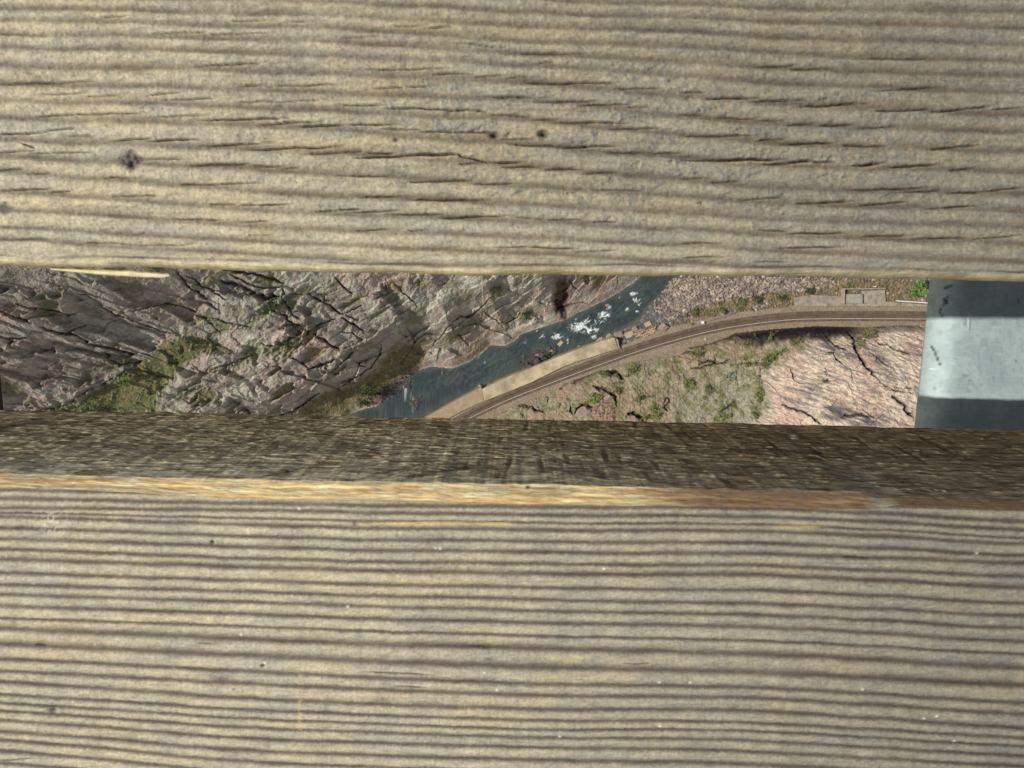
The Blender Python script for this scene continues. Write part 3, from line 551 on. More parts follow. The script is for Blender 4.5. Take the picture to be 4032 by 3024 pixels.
GREEN = [ # patches of scrub on the rock: polygon, colour, density
 (c1((290,1375),(450,1330),(700,1290),(800,1200),(1000,1080),(1120,1010),(1250,900),(1400,830),(1480,730),(1600,700),(1780,740),(1950,790),(1990,850),(1800,860),(1700,930),(1560,1010),(1480,1150),(1400,1250),(1380,1400),(900,1400)), (88,92,56), 1.),
 (c1((700,430),(850,450),(950,520),(850,560),(720,500)), (92,90,60), .7), (c1((1000,200),(1150,200),(1300,330),(1150,340),(1030,280)), (88,88,62), .7), (c1((680,1100),(780,1000),(830,920),(890,950),(830,1080),(700,1170)), (84,84,58), .7),
 (c1((0,120),(110,130),(130,220),(0,260)), (80,78,58), .7), (c1((1840,560),(1960,580),(1900,640),(1840,620)), (84,96,60), .8), (c1((1980,450),(2150,460),(2150,540),(2050,540)), (86,90,64), .6),
 (c2((370,420),(450,410),(450,480),(380,520),(320,560),(180,640),(150,590),(300,510)), (84,92,56), 1.), (c2((0,960),(140,900),(280,860),(420,800),(560,760),(640,800),(560,880),(300,880),(120,980),(0,1010)), (90,94,60), .9),
 (c2((560,1420),(620,1340),(700,1290),(860,1200),(1000,1150),(1130,1090),(1300,1000),(1380,880),(1500,780),(1640,780),(1740,850),(1700,950),(1560,1050),(1450,1130),(1350,1240),(1100,1330),(1060,1430)), (98,92,60), 1.),
 (c2((1560,260),(1700,200),(1760,280),(1680,300)), (84,88,58), .9), (c2((1560,480),(1700,450),(1700,520),(1620,570),(1560,540)), (90,96,66), .8), (c2((1880,330),(2100,290),(2180,350),(2000,430),(1880,400)), (92,92,66), .7),
 (c2((1820,800),(1900,700),(2020,620),(2120,540),(2212,500),(2212,600),(2040,700),(1900,830)), (98,92,64), .8), (c2((1100,790),(1240,750),(1300,790),(1180,840)), (92,92,66), .7), (c2((120,500),(60,560),(160,520)), (90,92,60), .7),
 (c3((290,380),(350,280),(430,290),(400,350),(300,460),(230,520)), (84,90,62), .9), (c3((520,580),(560,510),(640,460),(700,490),(620,560),(560,600)), (88,92,58), 1.), (c3((180,750),(280,660),(400,600),(480,630),(300,720),(200,780)), (88,86,60), .9),
 (c3((960,460),(1040,420),(1120,410),(1080,450),(980,490)), (96,94,66), .7), (c3((20,330),(110,300),(150,340),(60,370)), (92,92,66), .6), (c3((0,880),(200,760),(280,780),(180,850),(40,960)), (104,94,68), .7)]
def crease(px, py, L, seed, jit):
    D = np.zeros_like(px)
    wx, wy = px+jit*fbm(px/26., py/26., seed, 3), py+jit*fbm(px/26., py/26., seed+7, 3)
    for pts, w, m in L:
        x0 = min(p[0] for p in pts)-90; x1 = max(p[0] for p in pts)+90; y0 = min(p[1] for p in pts)-90; y1 = max(p[1] for p in pts)+90
        k = (px > x0) & (px < x1) & (py > y0) & (py < y1)
        if not k.any(): continue
        d, al = pdist(wx[k], wy[k], pts); Lg = al.max()
        tp = np.clip(np.minimum(al, Lg-al)/40.+.25, 0, 1)*(.75+.55*noise(al/22., al*0, seed+3))
        D[k] = np.maximum(D[k], np.exp(-(d/(w*np.clip(tp, .15, 1.2)*.75+.5))**2)*m)
    return D
def terrain():
    xs = axis_nonuni(-900, -222, 190, 900, .27, 46); ys = axis_nonuni(-700, -46-14, 34, 600, .27, 46)
    X, Y = np.meshgrid(xs, ys, indexing='ij'); h = np.zeros_like(X)
    for _ in range(3):
        px, py = PX(X, Y, ZG+h); h, *_r = base_height(px, py)
    # smooth the fixed point a little where the slope is steep
    px, py = PX(X, Y, ZG+h); hb, dL, dR, dH, dU, al = base_height(px, py); h = .5*h+.5*hb
    left = dL < 0; hill = dH > 0; river = (dL >= 0) & (dR <= 0); bank = (dR > 0) & ~hill
    Lm = np.clip(-dL, 0, None)*MP; Hm = np.clip(dH, 0, None)*MP
    # ---- blocky fractured granite, joints running up-right and down-right
    a = math.radians(33); u = (X*math.cos(a)+Y*math.sin(a)); v = (-X*math.sin(a)+Y*math.cos(a))
    wu = u+3*fbm(X/22, Y/22, 300, 3); wv = v+3*fbm(X/22, Y/22, 305, 3)
    Z = np.zeros_like(X); crk = np.zeros_like(X); tone = np.zeros_like(X)
    for sc_, amp, tl, sd_ in ((1/26., 7.5, .55, 310), (1/9.5, 2.3, .6, 330), (1/3.6, .75, .65, 350), (1/1.5, .28, .6, 370)):
        f1, f2, ha, hb_, hc, ox, oy = voro(wu*sc_*.62, wv*sc_, sd_)
        Z += amp*((ha-.5)+tl*((hb_-.5)*ox*2+(hc-.35)*oy*2.4)); e = f2-f1
        crk = np.maximum(crk, (1-ss(0, .10 if sc_ < .2 else .16, e))*(.8 if sc_ < .3 else .35)*ss(-.25, .25, noise(X*sc_*.7, Y*sc_*.7, sd_+3))); tone += (hb_-.5)*(.4 if sc_ < .2 else .25)
    rg = ridged(wu/15., wv/5., 390, 4); Z += .7*(rg-.5)+.5*fbm(X/2.2, Y/2.2, 395, 3)
    def ledge(w_, per, sd_, w1):
        q_ = w_/per+.9*fbm(X/26., Y/26., sd_, 4)+.25*fbm(X/6., Y/6., sd_+6, 3); f_ = q_-np.floor(q_); id_ = _h(np.floor(q_), np.floor(q_)*0, sd_)
        on = ss(-.35, .15, noise(w1/24.+id_*30, id_*50, sd_+9)); return np.where(f_ < .86, f_/.86, (1-f_)/.14)*on, np.exp(-((f_-.95)/.055)**2)*on
    r25 = math.radians(24); wA = Y*math.cos(r25)+X*math.sin(r25); wA1 = X*math.cos(r25)-Y*math.sin(r25)
    la, da = ledge(wA, 11., 700, wA1); lb, db_ = ledge(v, 12., 720, u); la2, da2 = ledge(wA, 4.2, 740, wA1); lb2, db2 = ledge(v, 4.6, 760, u)
    bl_ = ss(820, 1250, px+120*n0) if False else ss(820, 1250, px+.25*(py-1300)); LG = 3.6*(la*(1-bl_)+lb*bl_)+1.1*(la2*(1-bl_)+lb2*bl_); LD = np.maximum(da*(1-bl_)+db_*bl_, .5*(da2*(1-bl_)+db2*bl_))*ss(2, 10, Lm)
    Z = Z*.85+LG*2*.75
    Zl = .5*Z*ss(0, 16, Lm)+.22*Z*ss(0, 5, Lm)
    # ---- right-hand hill: smoother, streaky granite above, scrubby talus below
    b = math.radians(-17); us = X*math.cos(b)+Y*math.sin(b); vs = -X*math.sin(b)+Y*math.cos(b); wr = 3*fbm(X/13, Y/13, 400, 3)
    st = ridged((us+wr)/5., (vs+wr)/1.9, 405, 4); f1, f2, ha, hb_, hc, ox, oy = voro((us+wr)/9., (vs+wr)/4.5, 410)
    rz = pmask(px, py, c4((820,960),(900,880),(1080,750),(1180,690),(1320,590),(1500,575),(1700,590),(2000,560),(2300,570),(5200,600),(6000,3000),(0,3000),(500,1700),(560,1450),(800,1290),(860,1180),(820,1050)), 60)
    rz = np.where(hill, rz, 0)*ss(.1, .75, rz+.6*fbm(px/70., py/50., 412, 5)-.05)
    Zr = rz*(.55*(st-.5)+1.5*((ha-.5)+.9*(hb_-.5)*ox+.9*(hc-.5)*oy)+.45*fbm(us/2.5, vs/1., 415, 4))+(1-rz)*(1.0*fbm(X/7, Y/7, 420, 4)+.35*ridged(X/2., Y/2., 425, 3))
    Zr = Zr*ss(0, 2.5, Hm)
    lumps = (1-rz)*ss(.1, .6, fbm(X/6., Y/6., 428, 3))*(.9*voro(X/1.7, Y/1.7, 430)[2]); Zr += lumps*hill
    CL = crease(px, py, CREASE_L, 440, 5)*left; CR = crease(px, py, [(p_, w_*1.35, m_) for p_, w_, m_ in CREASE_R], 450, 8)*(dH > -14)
    wet = blob(px+10*noise(px/18, py/18, 460), py, 2215, 1150, 28, 62, 3, -.05)+blob(px, py, 2222, 1240, 11, 26, 3)+.8*blob(px+8*noise(px/18, py/18, 460), py, 2204, 1195, 18, 40, 3); wet = np.clip(wet*1.1, 0, 1)*left
    gz = np.zeros_like(px); gc = np.zeros(px.shape+(3,))
    tex = fbm(px/24., py/24., 470, 4)
    for pts, c_, d_ in GREEN:
        x0 = min(p[0] for p in pts)-60; x1 = max(p[0] for p in pts)+60; y0 = min(p[1] for p in pts)-60; y1 = max(p[1] for p in pts)+60
        k = (px > x0) & (px < x1) & (py > y0) & (py < y1)
        if not k.any(): continue
        qx, qy = px[k]+16*tex[k], py[k]+14*noise(px[k]/16., py[k]/16., 475)
        m = pmask(qx, qy, pts, 20)*d_*ss(-.9, 0, tex[k]+.1); g = gz[k]; gz[k] = np.maximum(g, m); q = gc[k]; q[m >= g] = S(*c_); gc[k] = q
    gz = gz*left; gz = np.maximum(gz, .75*left*ss(.18, .5, fbm(u/16., v/6., 478, 4)-.1*ss(400, 0, px))*(Lm > 6))
    far = ss(.32, .5, fbm(X/40., Y/40., 480, 4))*(Lm > 60)*(np.abs(X) > 215); gz = np.maximum(gz, far*.8)
    ter = left*(Zl*(1-.65*gz)-2.4*CL*ss(0, 3, Lm)-2.2*wet)+hill*(Zr-3.2*CR)-1.5*CR*(bank & (dH > -14))
    h2 = np.minimum(h+ter, 215.)
    gravel = bank & (dU < -2)
    peb = voro(X/1.1, Y/1.1, 485); bld = np.where(gravel, .5*ss(.5, .05, peb[0])*(.3+peb[2])+.3*fbm(X/4, Y/4, 487, 3), 0)
    h2 = h2+bld*ss(0, 2.5, dR*MP)
    h2 = np.where(left & (Lm < 1.5), np.maximum(h2, .15), h2); h2 = np.where(hill, np.maximum(h2, BEDH-.3), h2)
    h2 = np.where((dU >= -6) & (dH <= 4), BEDH-.25, h2)
    rr = blob(px, py, 2115, 1410, 55, 32, 3, -.35)+.9*blob(px, py, 1640, 1585, 26, 20, 2)+.7*blob(px, py, 2165, 1385, 30, 14)
    rip = river*np.clip(rr, 0, 1)*voro(X/1.3, Y/1.3, 490)[2]; h2 = np.where(river, h2+rip*2.4*(rip > .35), h2)
    # ---- albedo
    n1 = fbm(X/30., Y/30., 500, 4); n2 = fbm(X/6., Y/6., 505, 4); n3 = fbm(X/1.5, Y/1.5, 508, 3); nb = fbm(us/8., vs/1.6, 510, 4)
    c = mix(S(170,165,150), S(180,163,148), ss(-.25, .45, n1+.5*n2+.5*tone)); c = mix(c, S(184,186,166), ss(.05, .5, -n2-.6*n1+.5*tone)*.75)
    c = mix(c, S(142,136,126), ss(.1, .6, fbm(wu/20., wv/3.5, 515, 4))*.7); c = mix(c, S(170,148,132), ss(1900, 2500, px)[...]*.35*ss(-.4, .3, n2)); c = c*(1+.35*tone+.26*n3)[..., None]
    c = mix(c, S(128,122,114)*(1+.3*n3[..., None]), ss(900, 200, px)*.25)
    c = mix(c, S(62,52,44), np.clip(crk*.85, 0, 1)*.55); c = mix(c, S(160,146,134), .3*np.ones_like(px)); c = mix(c, S(70,62,52), LD*.42*ss(-.4, .2, n2)); c = mix(c, S(46,36,30), np.clip(CL*1.1, 0, 1)*.82)
    rib = ss(9, 0, Lm)*left; c = mix(c, S(172,146,130)*(1+.2*n3[..., None]), rib*.6*ss(-.3, .3, n2)); c = mix(c, S(52,40,34), rib*ss(.25, .6, ridged(X/2.5, Y/2.5, 518, 3)-.35)*.5)
    c = mix(c, S(58,34,24)*(1+.5*n3[..., None]), wet*.95)
    lite = fbm(X/1.1, Y/1.1, 520, 2)
    gcol = gc*(1+.45*lite+.35*n2)[..., None]; gcol = np.where(gc.sum(-1, keepdims=True) > 0, gcol, S(88,92,58)); gcol = mix(gcol, S(128,110,70), ss(.0, .5, fbm(X/5., Y/5., 522, 3))*.5)
    c = mix(c, np.clip(gcol*1.25, .01, 1), gz*.94)
    # right hill
    cr = mix(S(200,184,164), S(190,164,148), ss(-.3, .4, fbm(X/14., Y/14., 530, 4))); cr = mix(cr, S(204,188,158), ss(.0, .5, n2)*.5)
    cr = mix(cr, S(118,110,108), ss(.08, .5, nb+.25*n1)*.7); cr = mix(cr, S(128,108,94), ss(.2, .6, fbm(us/2.2, vs/.8, 533, 3))*.6)
    bl = np.clip(blob(px, py, 3365, 1645, 130, 34, 3, .12)+blob(px, py, 3190, 1545, 42, 40)*.9+blob(px, py, 3260, 1600, 60, 26)*.8+blob(px, py, 3300, 1385, 150, 22, 2, .2)*.8+blob(px, py, 3480, 1440, 30, 70, 2, -.5)*.6, 0, 1)  # shadow patches on the pink rock, painted blue-grey
    cr = mix(cr, S(80,78,84), bl*ss(-.5, .1, nb)*.92); cr = cr*(1+.22*n3)[..., None]
    cr = mix(cr, S(78,60,50), ss(.78, .96, st)*.6*ss(-.2, .3, n2))
    ct = mix(S(142,134,110), S(144,126,104), ss(-.2, .4, n1+n2)); ct = mix(ct, S(140,138,120), ss(2480, 2860, px+60*n1)*ss(1400, 1560, py+50*n2)*ss(-.5, .3, n2+.2+.3*n3)*.7)
    ct = mix(ct, S(110,110,72), ss(-.05, .45, fbm(X/4., Y/4., 540, 4))*.75); ct = ct*(1+.32*n3+.2*lite)[..., None]
    ct = mix(ct, S(156,130,112), ss(2420, 2250, px)*ss(-.2, .3, n2)*.6)
    clus = pmask(px, py, c3((1180,1300),(1260,1240),(1340,1280),(1390,1340),(1400,1460),(1200,1460)), 8)
    cp = voro(X/1.0, Y/1.0, 545); ct = mix(ct, mix(S(152,122,108), S(66,52,46), ss(.35, .6, cp[0])), clus*.7)
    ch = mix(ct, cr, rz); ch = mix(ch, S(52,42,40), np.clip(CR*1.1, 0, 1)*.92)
    edg = ss(7.5, 4., Hm-2.5*fbm(X/5, Y/5, 4, 3))*ss(2820, 3000, px)*ss(3430, 3330, px); ch = mix(ch, S(44,40,42)*(1+.5*n3[..., None]), edg*.95)  # shadow along the trackside ledge, painted near-black
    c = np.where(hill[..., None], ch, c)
    # bank: gravel and scrub strip
    pc = mix(S(148,132,118), S(102,94,88), peb[2]); pc = mix(pc, S(206,190,182), ss(.78, .95, peb[3])); pc = mix(pc, S(70,60,58), ss(.42, .62, peb[0])*.8)
    pc = mix(pc, S(84,84,86)*(1+.4*n3[..., None]), ss(2720, 2600, px+80*noise(px/60, py/60, 550)-.25*(py-1200))*.65)
    sv = pmask(px+18*n2, py+14*n2, c4((100,540),(260,450),(400,400),(620,350),(900,300),(1050,200),(1900,195),(2100,230),(2100,400),(1060,420),(800,440),(600,470),(300,545),(130,600)), 12)*ss(-.9, .2, n2+.4*lite)
    sc2 = mix(S(104,98,66), S(132,112,82), ss(-.3, .4, fbm(X/3., Y/3., 555, 3)))*(1+.4*lite)[..., None]; pc = mix(pc, np.clip(sc2, .01, 1), sv*.85)
    c = np.where(bank[..., None], pc, c)
    db = S(140,126,106)*(1+.12*n3+.12*n2)[..., None]
    c = mix(c, db, (dU > -4) & (dH < 3)); sh = ss(0, 26, dH+26)*((dU > 0) & (dH < 3)); c = mix(c, S(142,124,106)*(1+.2*n3[..., None]), sh*.5)
    c = np.where(river[..., None], np.where((rip > .35)[..., None], mix(S(84,78,74), S(46,44,44), peb[2]), S(60,62,54)), c)
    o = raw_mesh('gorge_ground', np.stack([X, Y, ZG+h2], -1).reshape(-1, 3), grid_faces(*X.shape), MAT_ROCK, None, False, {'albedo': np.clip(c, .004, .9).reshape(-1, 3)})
    tag(o, kind='structure')
    # height lookup for things that stand on it
    def hz(x, y):
        i = int(np.clip(np.searchsorted(xs, x), 1, len(xs)-1)); j = int(np.clip(np.searchsorted(ys, y), 1, len(ys)-1)); return float(max(h2[i, j], h2[i-1, j-1]))+ZG
    return hz
hz = terrain()
def on_ground(px, py):
    z = ZG+4
    for _ in range(5):
        x, y = P(px, py, z); z = hz(float(x), float(y))
    return float(x), float(y), z
# ------------------------------------------------------------------ river
def river():
    xs = axis_nonuni(-500, -80, 75, 500, .24, 20); ys = axis_nonuni(-300, -46, 32, 400, .24, 20)
    X, Y = np.meshgrid(xs, ys, indexing='ij'); px, py = PX(X, Y, ZG)
    a = math.radians(30); u = X*math.cos(a)+Y*math.sin(a); v = -X*math.sin(a)+Y*math.cos(a)
    w_ = 1.5*fbm(X/6, Y/6, 600, 3)
    m = np.zeros_like(px)
    for x, y, rx, ry, k in ((1075,635,85,40,1.1),(1130,590,34,38,.9),(1140,670,60,24,1.1),(870,715,52,28,.95),(735,715,34,22,.7),(700,672,40,9,.7),(1280,530,50,36,1.0),(1320,470,22,30,.8),(1530,345,36,18,1.),(1565,400,34,20,.95),(1590,430,16,20,.8),(1215,660,30,16,1.),(1192,722,24,16,1.),(962,755,9,32,.9),(1480,490,15,26,.9),(1570,498,20,10,.8),(560,775,40,22,.5),(1035,550,16,22,.6),(1240,590,40,22,.7),(245,960,12,34,.4),(230,1020,18,12,.5),(1200,600,30,30,.5),(1070,805,26,8,.6),(690,830,30,14,.35),(1410,380,9,9,.6)):
        sx_, sy_ = 1800+x/2.212, 1000+y/2.212; m = np.maximum(m, k*blob(px, py, sx_, sy_, rx/2.0, ry/2.0))
    for x, y, rx, ry, k in ((1600,1270,24,34,.9),(1530,1180,24,26,.7),(1600,1320,14,26,.9),(1560,1230,50,44,.55),(1620,1350,10,14,1.),(1480,1250,26,12,.6),(1520,1415,9,10,.8),(1690,1330,60,60,.3)):
        sx_, sy_ = 900+x/2.212, 1000+y/2.212; m = np.maximum(m, k*blob(px, py, sx_, sy_, rx/2.0, ry/2.0))
    fil = ridged((u+w_)/3.2, (v+w_)/1.3, 610, 5); fo = ss(.58, .92, fil*.85+m*.5-.1)*ss(.06, .4, m); fo = fo*.9*(.55+.45*ss(-.2, .3, fbm(X/.8, Y/.8, 650, 3)))
    wave = fbm((u+w_)/2.4, (v+w_)/1.3, 620, 4); z = .16*wave+.35*fo*ridged(X/.9, Y/.9, 630, 2)
    deep = fbm(u/16., v/6., 640, 4)
    c = mix(S(50,60,60), S(64,74,70), ss(-.3, .4, deep+.3*wave)); c = mix(c, S(74,84,74), ss(.1, .6, fbm((u+w_)/4., (v+w_)/1.6, 645, 3))*.4)
    shal = ss(2520, 2680, px)*.75; c = mix(c, S(74,70,66), shal*ss(-.5, .3, wave+.2)); dR, _ = pdist(px, py, BANK_R); dL, _ = pdist(px, py, BANK_L)
    c = mix(c, S(96,92,80), ss(18, 2, -dR)*.6); c = mix(c, S(92,96,80), ss(14, 2, dL)*.4)
    c = mix(c, S(236,242,238), np.clip(fo*1.15, 0, 1))
    o = raw_mesh('river', np.stack([X, Y, ZG+z], -1).reshape(-1, 3), grid_faces(*X.shape), MAT_WATER, None, True, {'albedo': c.reshape(-1, 3)}); tag(o, kind='structure')
MAT_WATER = attr_mat('river_water', .22, .8, .12, .35, 1.2, (1, 1, 1), .5, .25)
river()
# ------------------------------------------------------------------ railway, wall, pads
def ribbon(name, ctr, half, z0, z1, mat, parent=None, off=0., a=0, b=None):
    """slab following a world-space line"""
    c = ctr[a:b]; t = np.gradient(c, axis=0); t /= np.linalg.norm(t, axis=1)[:, None]; nrm = np.stack([-t[:, 1], t[:, 0]], 1)
    l = c+nrm*(off+half); r = c+nrm*(off-half); V = []
    for i in range(len(c)): V += [(*l[i], z0), (*l[i], z1), (*r[i], z1), (*r[i], z0)]
    Fs = [(4*i+j, 4*i+(j+1) % 4, 4*i+4+(j+1) % 4, 4*i+4+j) for i in range(len(c)-1) for j in range(4)]+[(0, 3, 2, 1), (4*len(c)-4, 4*len(c)-3, 4*len(c)-2, 4*len(c)-1)]
    return raw_mesh(name, V, Fs, mat, parent)
m_ball = plain_mat('ballast', tuple(S(112,96,80)), tuple(S(150,130,108)), .95, 1.6, .6, .2, .1)
m_dark = plain_mat('oiled_ballast', tuple(S(84,72,62)), tuple(S(118,102,86)), .95, 1.4, .5, .2, .1, (.35, .35, 1))
m_rail = plain_mat('worn_rail_steel', tuple(S(176,166,150)), tuple(S(214,206,190)), .4, 2, spec=.6)
m_rust = plain_mat('rusty_rail_steel', tuple(S(72,56,46)), tuple(S(100,80,64)), .8, 2)
m_tie = plain_mat('railway_ties', tuple(S(84,70,58)), tuple(S(120,102,84)), .9, 3)
m_conc = plain_mat('pale_concrete', tuple(S(140,126,100)), tuple(S(196,180,148)), .9, .22, .4, .1, .2, (1, 1, 1))
m_conc2 = plain_mat('grey_concrete', tuple(S(120,112,98)), tuple(S(172,160,144)), .9, .5, .3, .1, .2)
m_stone = plain_mat('boulder_granite', tuple(S(118,106,98)), tuple(S(176,152,136)), .95, .8, .8, .3, .15)
m_stone2 = plain_mat('tan_block', tuple(S(158,142,118)), tuple(S(190,174,146)), .95, .8, .5, .2, .15)
m_white = plain_mat('white_paint', (.62, .61, .58), (.8, .79, .76), .6, 3)
ZR = ZG+BEDH
rl = smooth_line(RAIL); rx_, ry_ = P(rl[:, 0], rl[:, 1], ZR+.35); RW = np.stack([rx_, ry_], 1)
o = ribbon('railway_bed', RW, 2.0, ZR-1, ZR+.12, m_dark, None, 1.0); tag(o, kind='structure')
tr = empty('railway_track', (0, 0, ZR))
def toparent(o, t): o.parent = t; o.matrix_parent_inverse = Matrix.Translation(-t.location)
r1 = ribbon('rail', RW, .085, ZR+.2, ZR+.42, m_rail); toparent(r1, tr)
r2_ = ribbon('rail', RW, .06, ZR+.2, ZR+.42, m_rust, None, 1.5); toparent(r2_, tr)
s = np.concatenate([[0], np.cumsum(np.hypot(*np.diff(RW, axis=0).T))]); tm = MB()
for q in np.arange(0, s[-1], .62):
    x, y = np.interp(q, s, RW[:, 0]), np.interp(q, s, RW[:, 1])
    if abs(x) > 260: continue
    x2, y2 = np.interp(q+.5, s, RW[:, 0]), np.interp(q+.5, s, RW[:, 1]); a = math.atan2(y2-y, x2-x)
    tm.box((x-math.sin(a)*.75, y+math.cos(a)*.75, ZR+.13), (.24, 2.5, .14), a)
ti = tm.build('ties', m_tie); toparent(ti, tr); ti['kind'] = 'stuff'
tag(tr, 'single railway track curving beside the river, one rail shining pale', 'railway track')
def poly_slab(name, pts, z0, z1, mat, parent=None):
    pts = [tuple(float(q) for q in P(x, y, z1)) for x, y in pts]; n = len(pts); bm = bmesh.new()
    t = [bm.verts.new((x, y, z1)) for x, y in pts]; b_ = [bm.verts.new((x, y, z0)) for x, y in pts]
    bm.faces.new(t[::-1]); bm.faces.new(b_)
    for i in range(n): bm.faces.new((t[i], t[(i+1) % n], b_[(i+1) % n], b_[i]))
    bmesh.ops.recalc_face_normals(bm, faces=bm.faces)
    me = bpy.data.meshes.new(name); bm.to_mesh(me); bm.free(); me.materials.append(mat); o = bpy.data.objects.new(name, me); col.objects.link(o)
    if parent: toparent(o, parent)
    return o
wt = empty('retaining_wall', (float(P(2100, 1450, ZR)[0]), float(P(2100, 1450, ZR)[1]), ZG))
up = smooth_line(c3((215,1178),(420,1082),(620,1002),(950,868),(1200,778),(1330,738),(1375,728)), 8); lo_ = smooth_line(c3((235,1282),(620,1128),(1000,952),(1200,888),(1412,822)), 8)
poly_slab('wall_top', [tuple(p) for p in up]+[tuple(p) for p in lo_[::-1]], ZG-1, ZR+.6, m_conc, wt)
cap = poly_slab('end_cap', c3((1376,726),(1400,745),(1416,822),(1409,826),(1388,760)), ZG-1, ZR+.9, m_conc2, wt)
tag(wt, 'long pale tan concrete retaining wall between the river and the railway', 'retaining wall')
up = smooth_line(c2((1690,1440),(1950,1292),(2212,1152)), 8); lo_ = smooth_line([(1700,1690)]+c3((0,1390),(228,1284)), 8)
wo = poly_slab('old_wall', [tuple(p) for p in up]+[tuple(p) for p in c3((213,1180),(232,1284))]+[tuple(p) for p in lo_[::-1]], ZG-1, ZR+.35, plain_mat('stained_concrete', tuple(S(142,124,100)), tuple(S(170,150,122)), .9, .4, .4, .1, .2))
wo.name = 'retaining_wall'; tag(wo, 'browner, stained stretch of river wall at the lower left of the pale wall', 'retaining wall')
# station pads
pd = empty('concrete_platform', (float(P(3400, 1180, ZR)[0]), float(P(3400, 1180, ZR)[1]), ZR))
poly_slab('slab', c4((1062,345),(1180,325),(1452,335),(1452,410),(1066,414)), ZR-1, ZR+.3, m_conc2, pd)
poly_slab('slab', c4((1600,292),(1778,285),(1786,378),(2120,402),(2120,414),(1452,412),(1452,395),(1600,390)), ZR-1, ZR+.35, m_conc2, pd)
poly_slab('roof', c4((1480,318),(1600,316),(1602,392),(1476,392)), ZR, ZR+1.6, plain_mat('grey_roofing', tuple(S(140,134,124)), tuple(S(164,156,144)), .9, 1.), pd)
poly_slab('low_wall', c4((1446,272),(1784,270),(1784,280),(1446,282)), ZR-1, ZR+1.4, m_conc2, pd)
poly_slab('low_wall', c4((1446,283),(1462,283),(1462,392),(1446,392)), ZR-1, ZR+1.4, m_conc2, pd)
poly_slab('curb', c4((1880,368),(2118,384),(2118,392),(1880,376)), ZR-1, ZR+1.0, m_white, pd)
tag(pd, 'grey concrete slabs with a small flat-roofed enclosure beside the railway', 'platform')
pth = ribbon('kerb_rail', np.stack(P(*np.array(smooth_line(c4((395,525),(500,495),(610,455)), 6)).T, ZR+.6), 1), .12, ZR, ZR+.6, m_conc2); pth.name = 'guard_rail'; tag(pth, 'short pale guard rail between the track and the scrub strip', 'guard rail')
# ------------------------------------------------------------------ rocks, bushes
def rock_mesh(name, seed, mat, flat=.6, box=False):
    r = np.random.default_rng(seed); bm = bmesh.new(); bmesh.ops.create_icosphere(bm, subdivisions=3, radius=1)
    pl = [(Vector(r.normal(size=3)).normalized(), r.uniform(.62, .9)) for _ in range(9)]
    if box: pl = [(Vector(v), .62) for v in ((1,0,0),(-1,0,0),(0,1,0),(0,-1,0),(0,0,1),(.1,.9,.6))]
    for v in bm.verts:
        for n, d in pl:
            k = v.co.dot(n)
            if k > d: v.co -= n*(k-d)
        v.co *= 1+.05*r.normal(); v.co.z *= flat
    me = bpy.data.meshes.new(name); bm.to_mesh(me); bm.free(); me.materials.append(mat); return me
RK = [rock_mesh('boulder', 1, m_stone), rock_mesh('boulder', 2, m_stone), rock_mesh('boulder', 3, m_stone2, .55, True)]
def place(mesh, name, x, y, z, sx, sy, sz, rot, label, cat, group=None):
    o = bpy.data.objects.new(name, mesh); col.objects.link(o); o.location = (x, y, z); o.scale = (sx, sy, sz); o.rotation_euler = (0, 0, rot); tag(o, label, cat, group); return o
BLD = [(1660,610,36,24,.45,2,'square tan block topmost in the row beside the rapids'),(1500,705,50,36,.35,2,'large square tan block in the row beyond the wall end'),(1410,705,44,32,.1,0,'grey boulder resting against the end of the pale wall'),
 (1330,715,34,20,.5,1,'small dark boulder at the river side of the wall end'),(1548,655,26,28,.2,0,'rounded grey boulder between two square tan blocks'),(1255,745,46,18,.5,1,'flat boulder at the water edge just below the whitewater'),
 (895,775,34,20,.9,2,'flat yellowish slab standing in the rapids'),(1305,445,20,14,.2,0,'small round boulder in the water near the cliff side rapids'),(820,850,22,16,.4,2,'pale orange rock among the dark riprap in the river'),
 (210,1165,24,26,.6,1,'dark boulder leaning on the wall where its colour changes'),(1800,640,44,30,.3,1,'dark boulder at the foot of the scrub strip'),(695,880,26,20,.3,0,'grey boulder in the riprap beside the long wall'),(1320,1250,40,20,.3,1,'dark rounded outcrop on the scrubby hillside'),
 (1100,1375,56,44,.4,0,'big pinkish rounded boulder on the hillside at the plank edge'),(1525,1440,44,30,.2,0,'pink dome-shaped boulder with its shadow carved and painted dark on its right'),(1890,1390,26,14,.2,0,'small pinkish rock low on the scrubby hillside'),(970,1150,50,20,.4,0,'pink ledge rock just above the railway cutting')]
for x, y, rx, ry, rot, k, lab in BLD:
    sx_, sy_ = c3((x, y))[0]; X0, Y0, Z0 = on_ground(sx_, sy_); Z0 = max(Z0, ZG-.3)
    if k == 2 or x > 1230 and y < 760: pass
    r = rx/2.212*MP; place(RK[k], 'boulder', X0, Y0, Z0+.15, r*1.15, ry/2.212*MP*1.25, max(.7, r*.9), rot, lab, 'boulder')
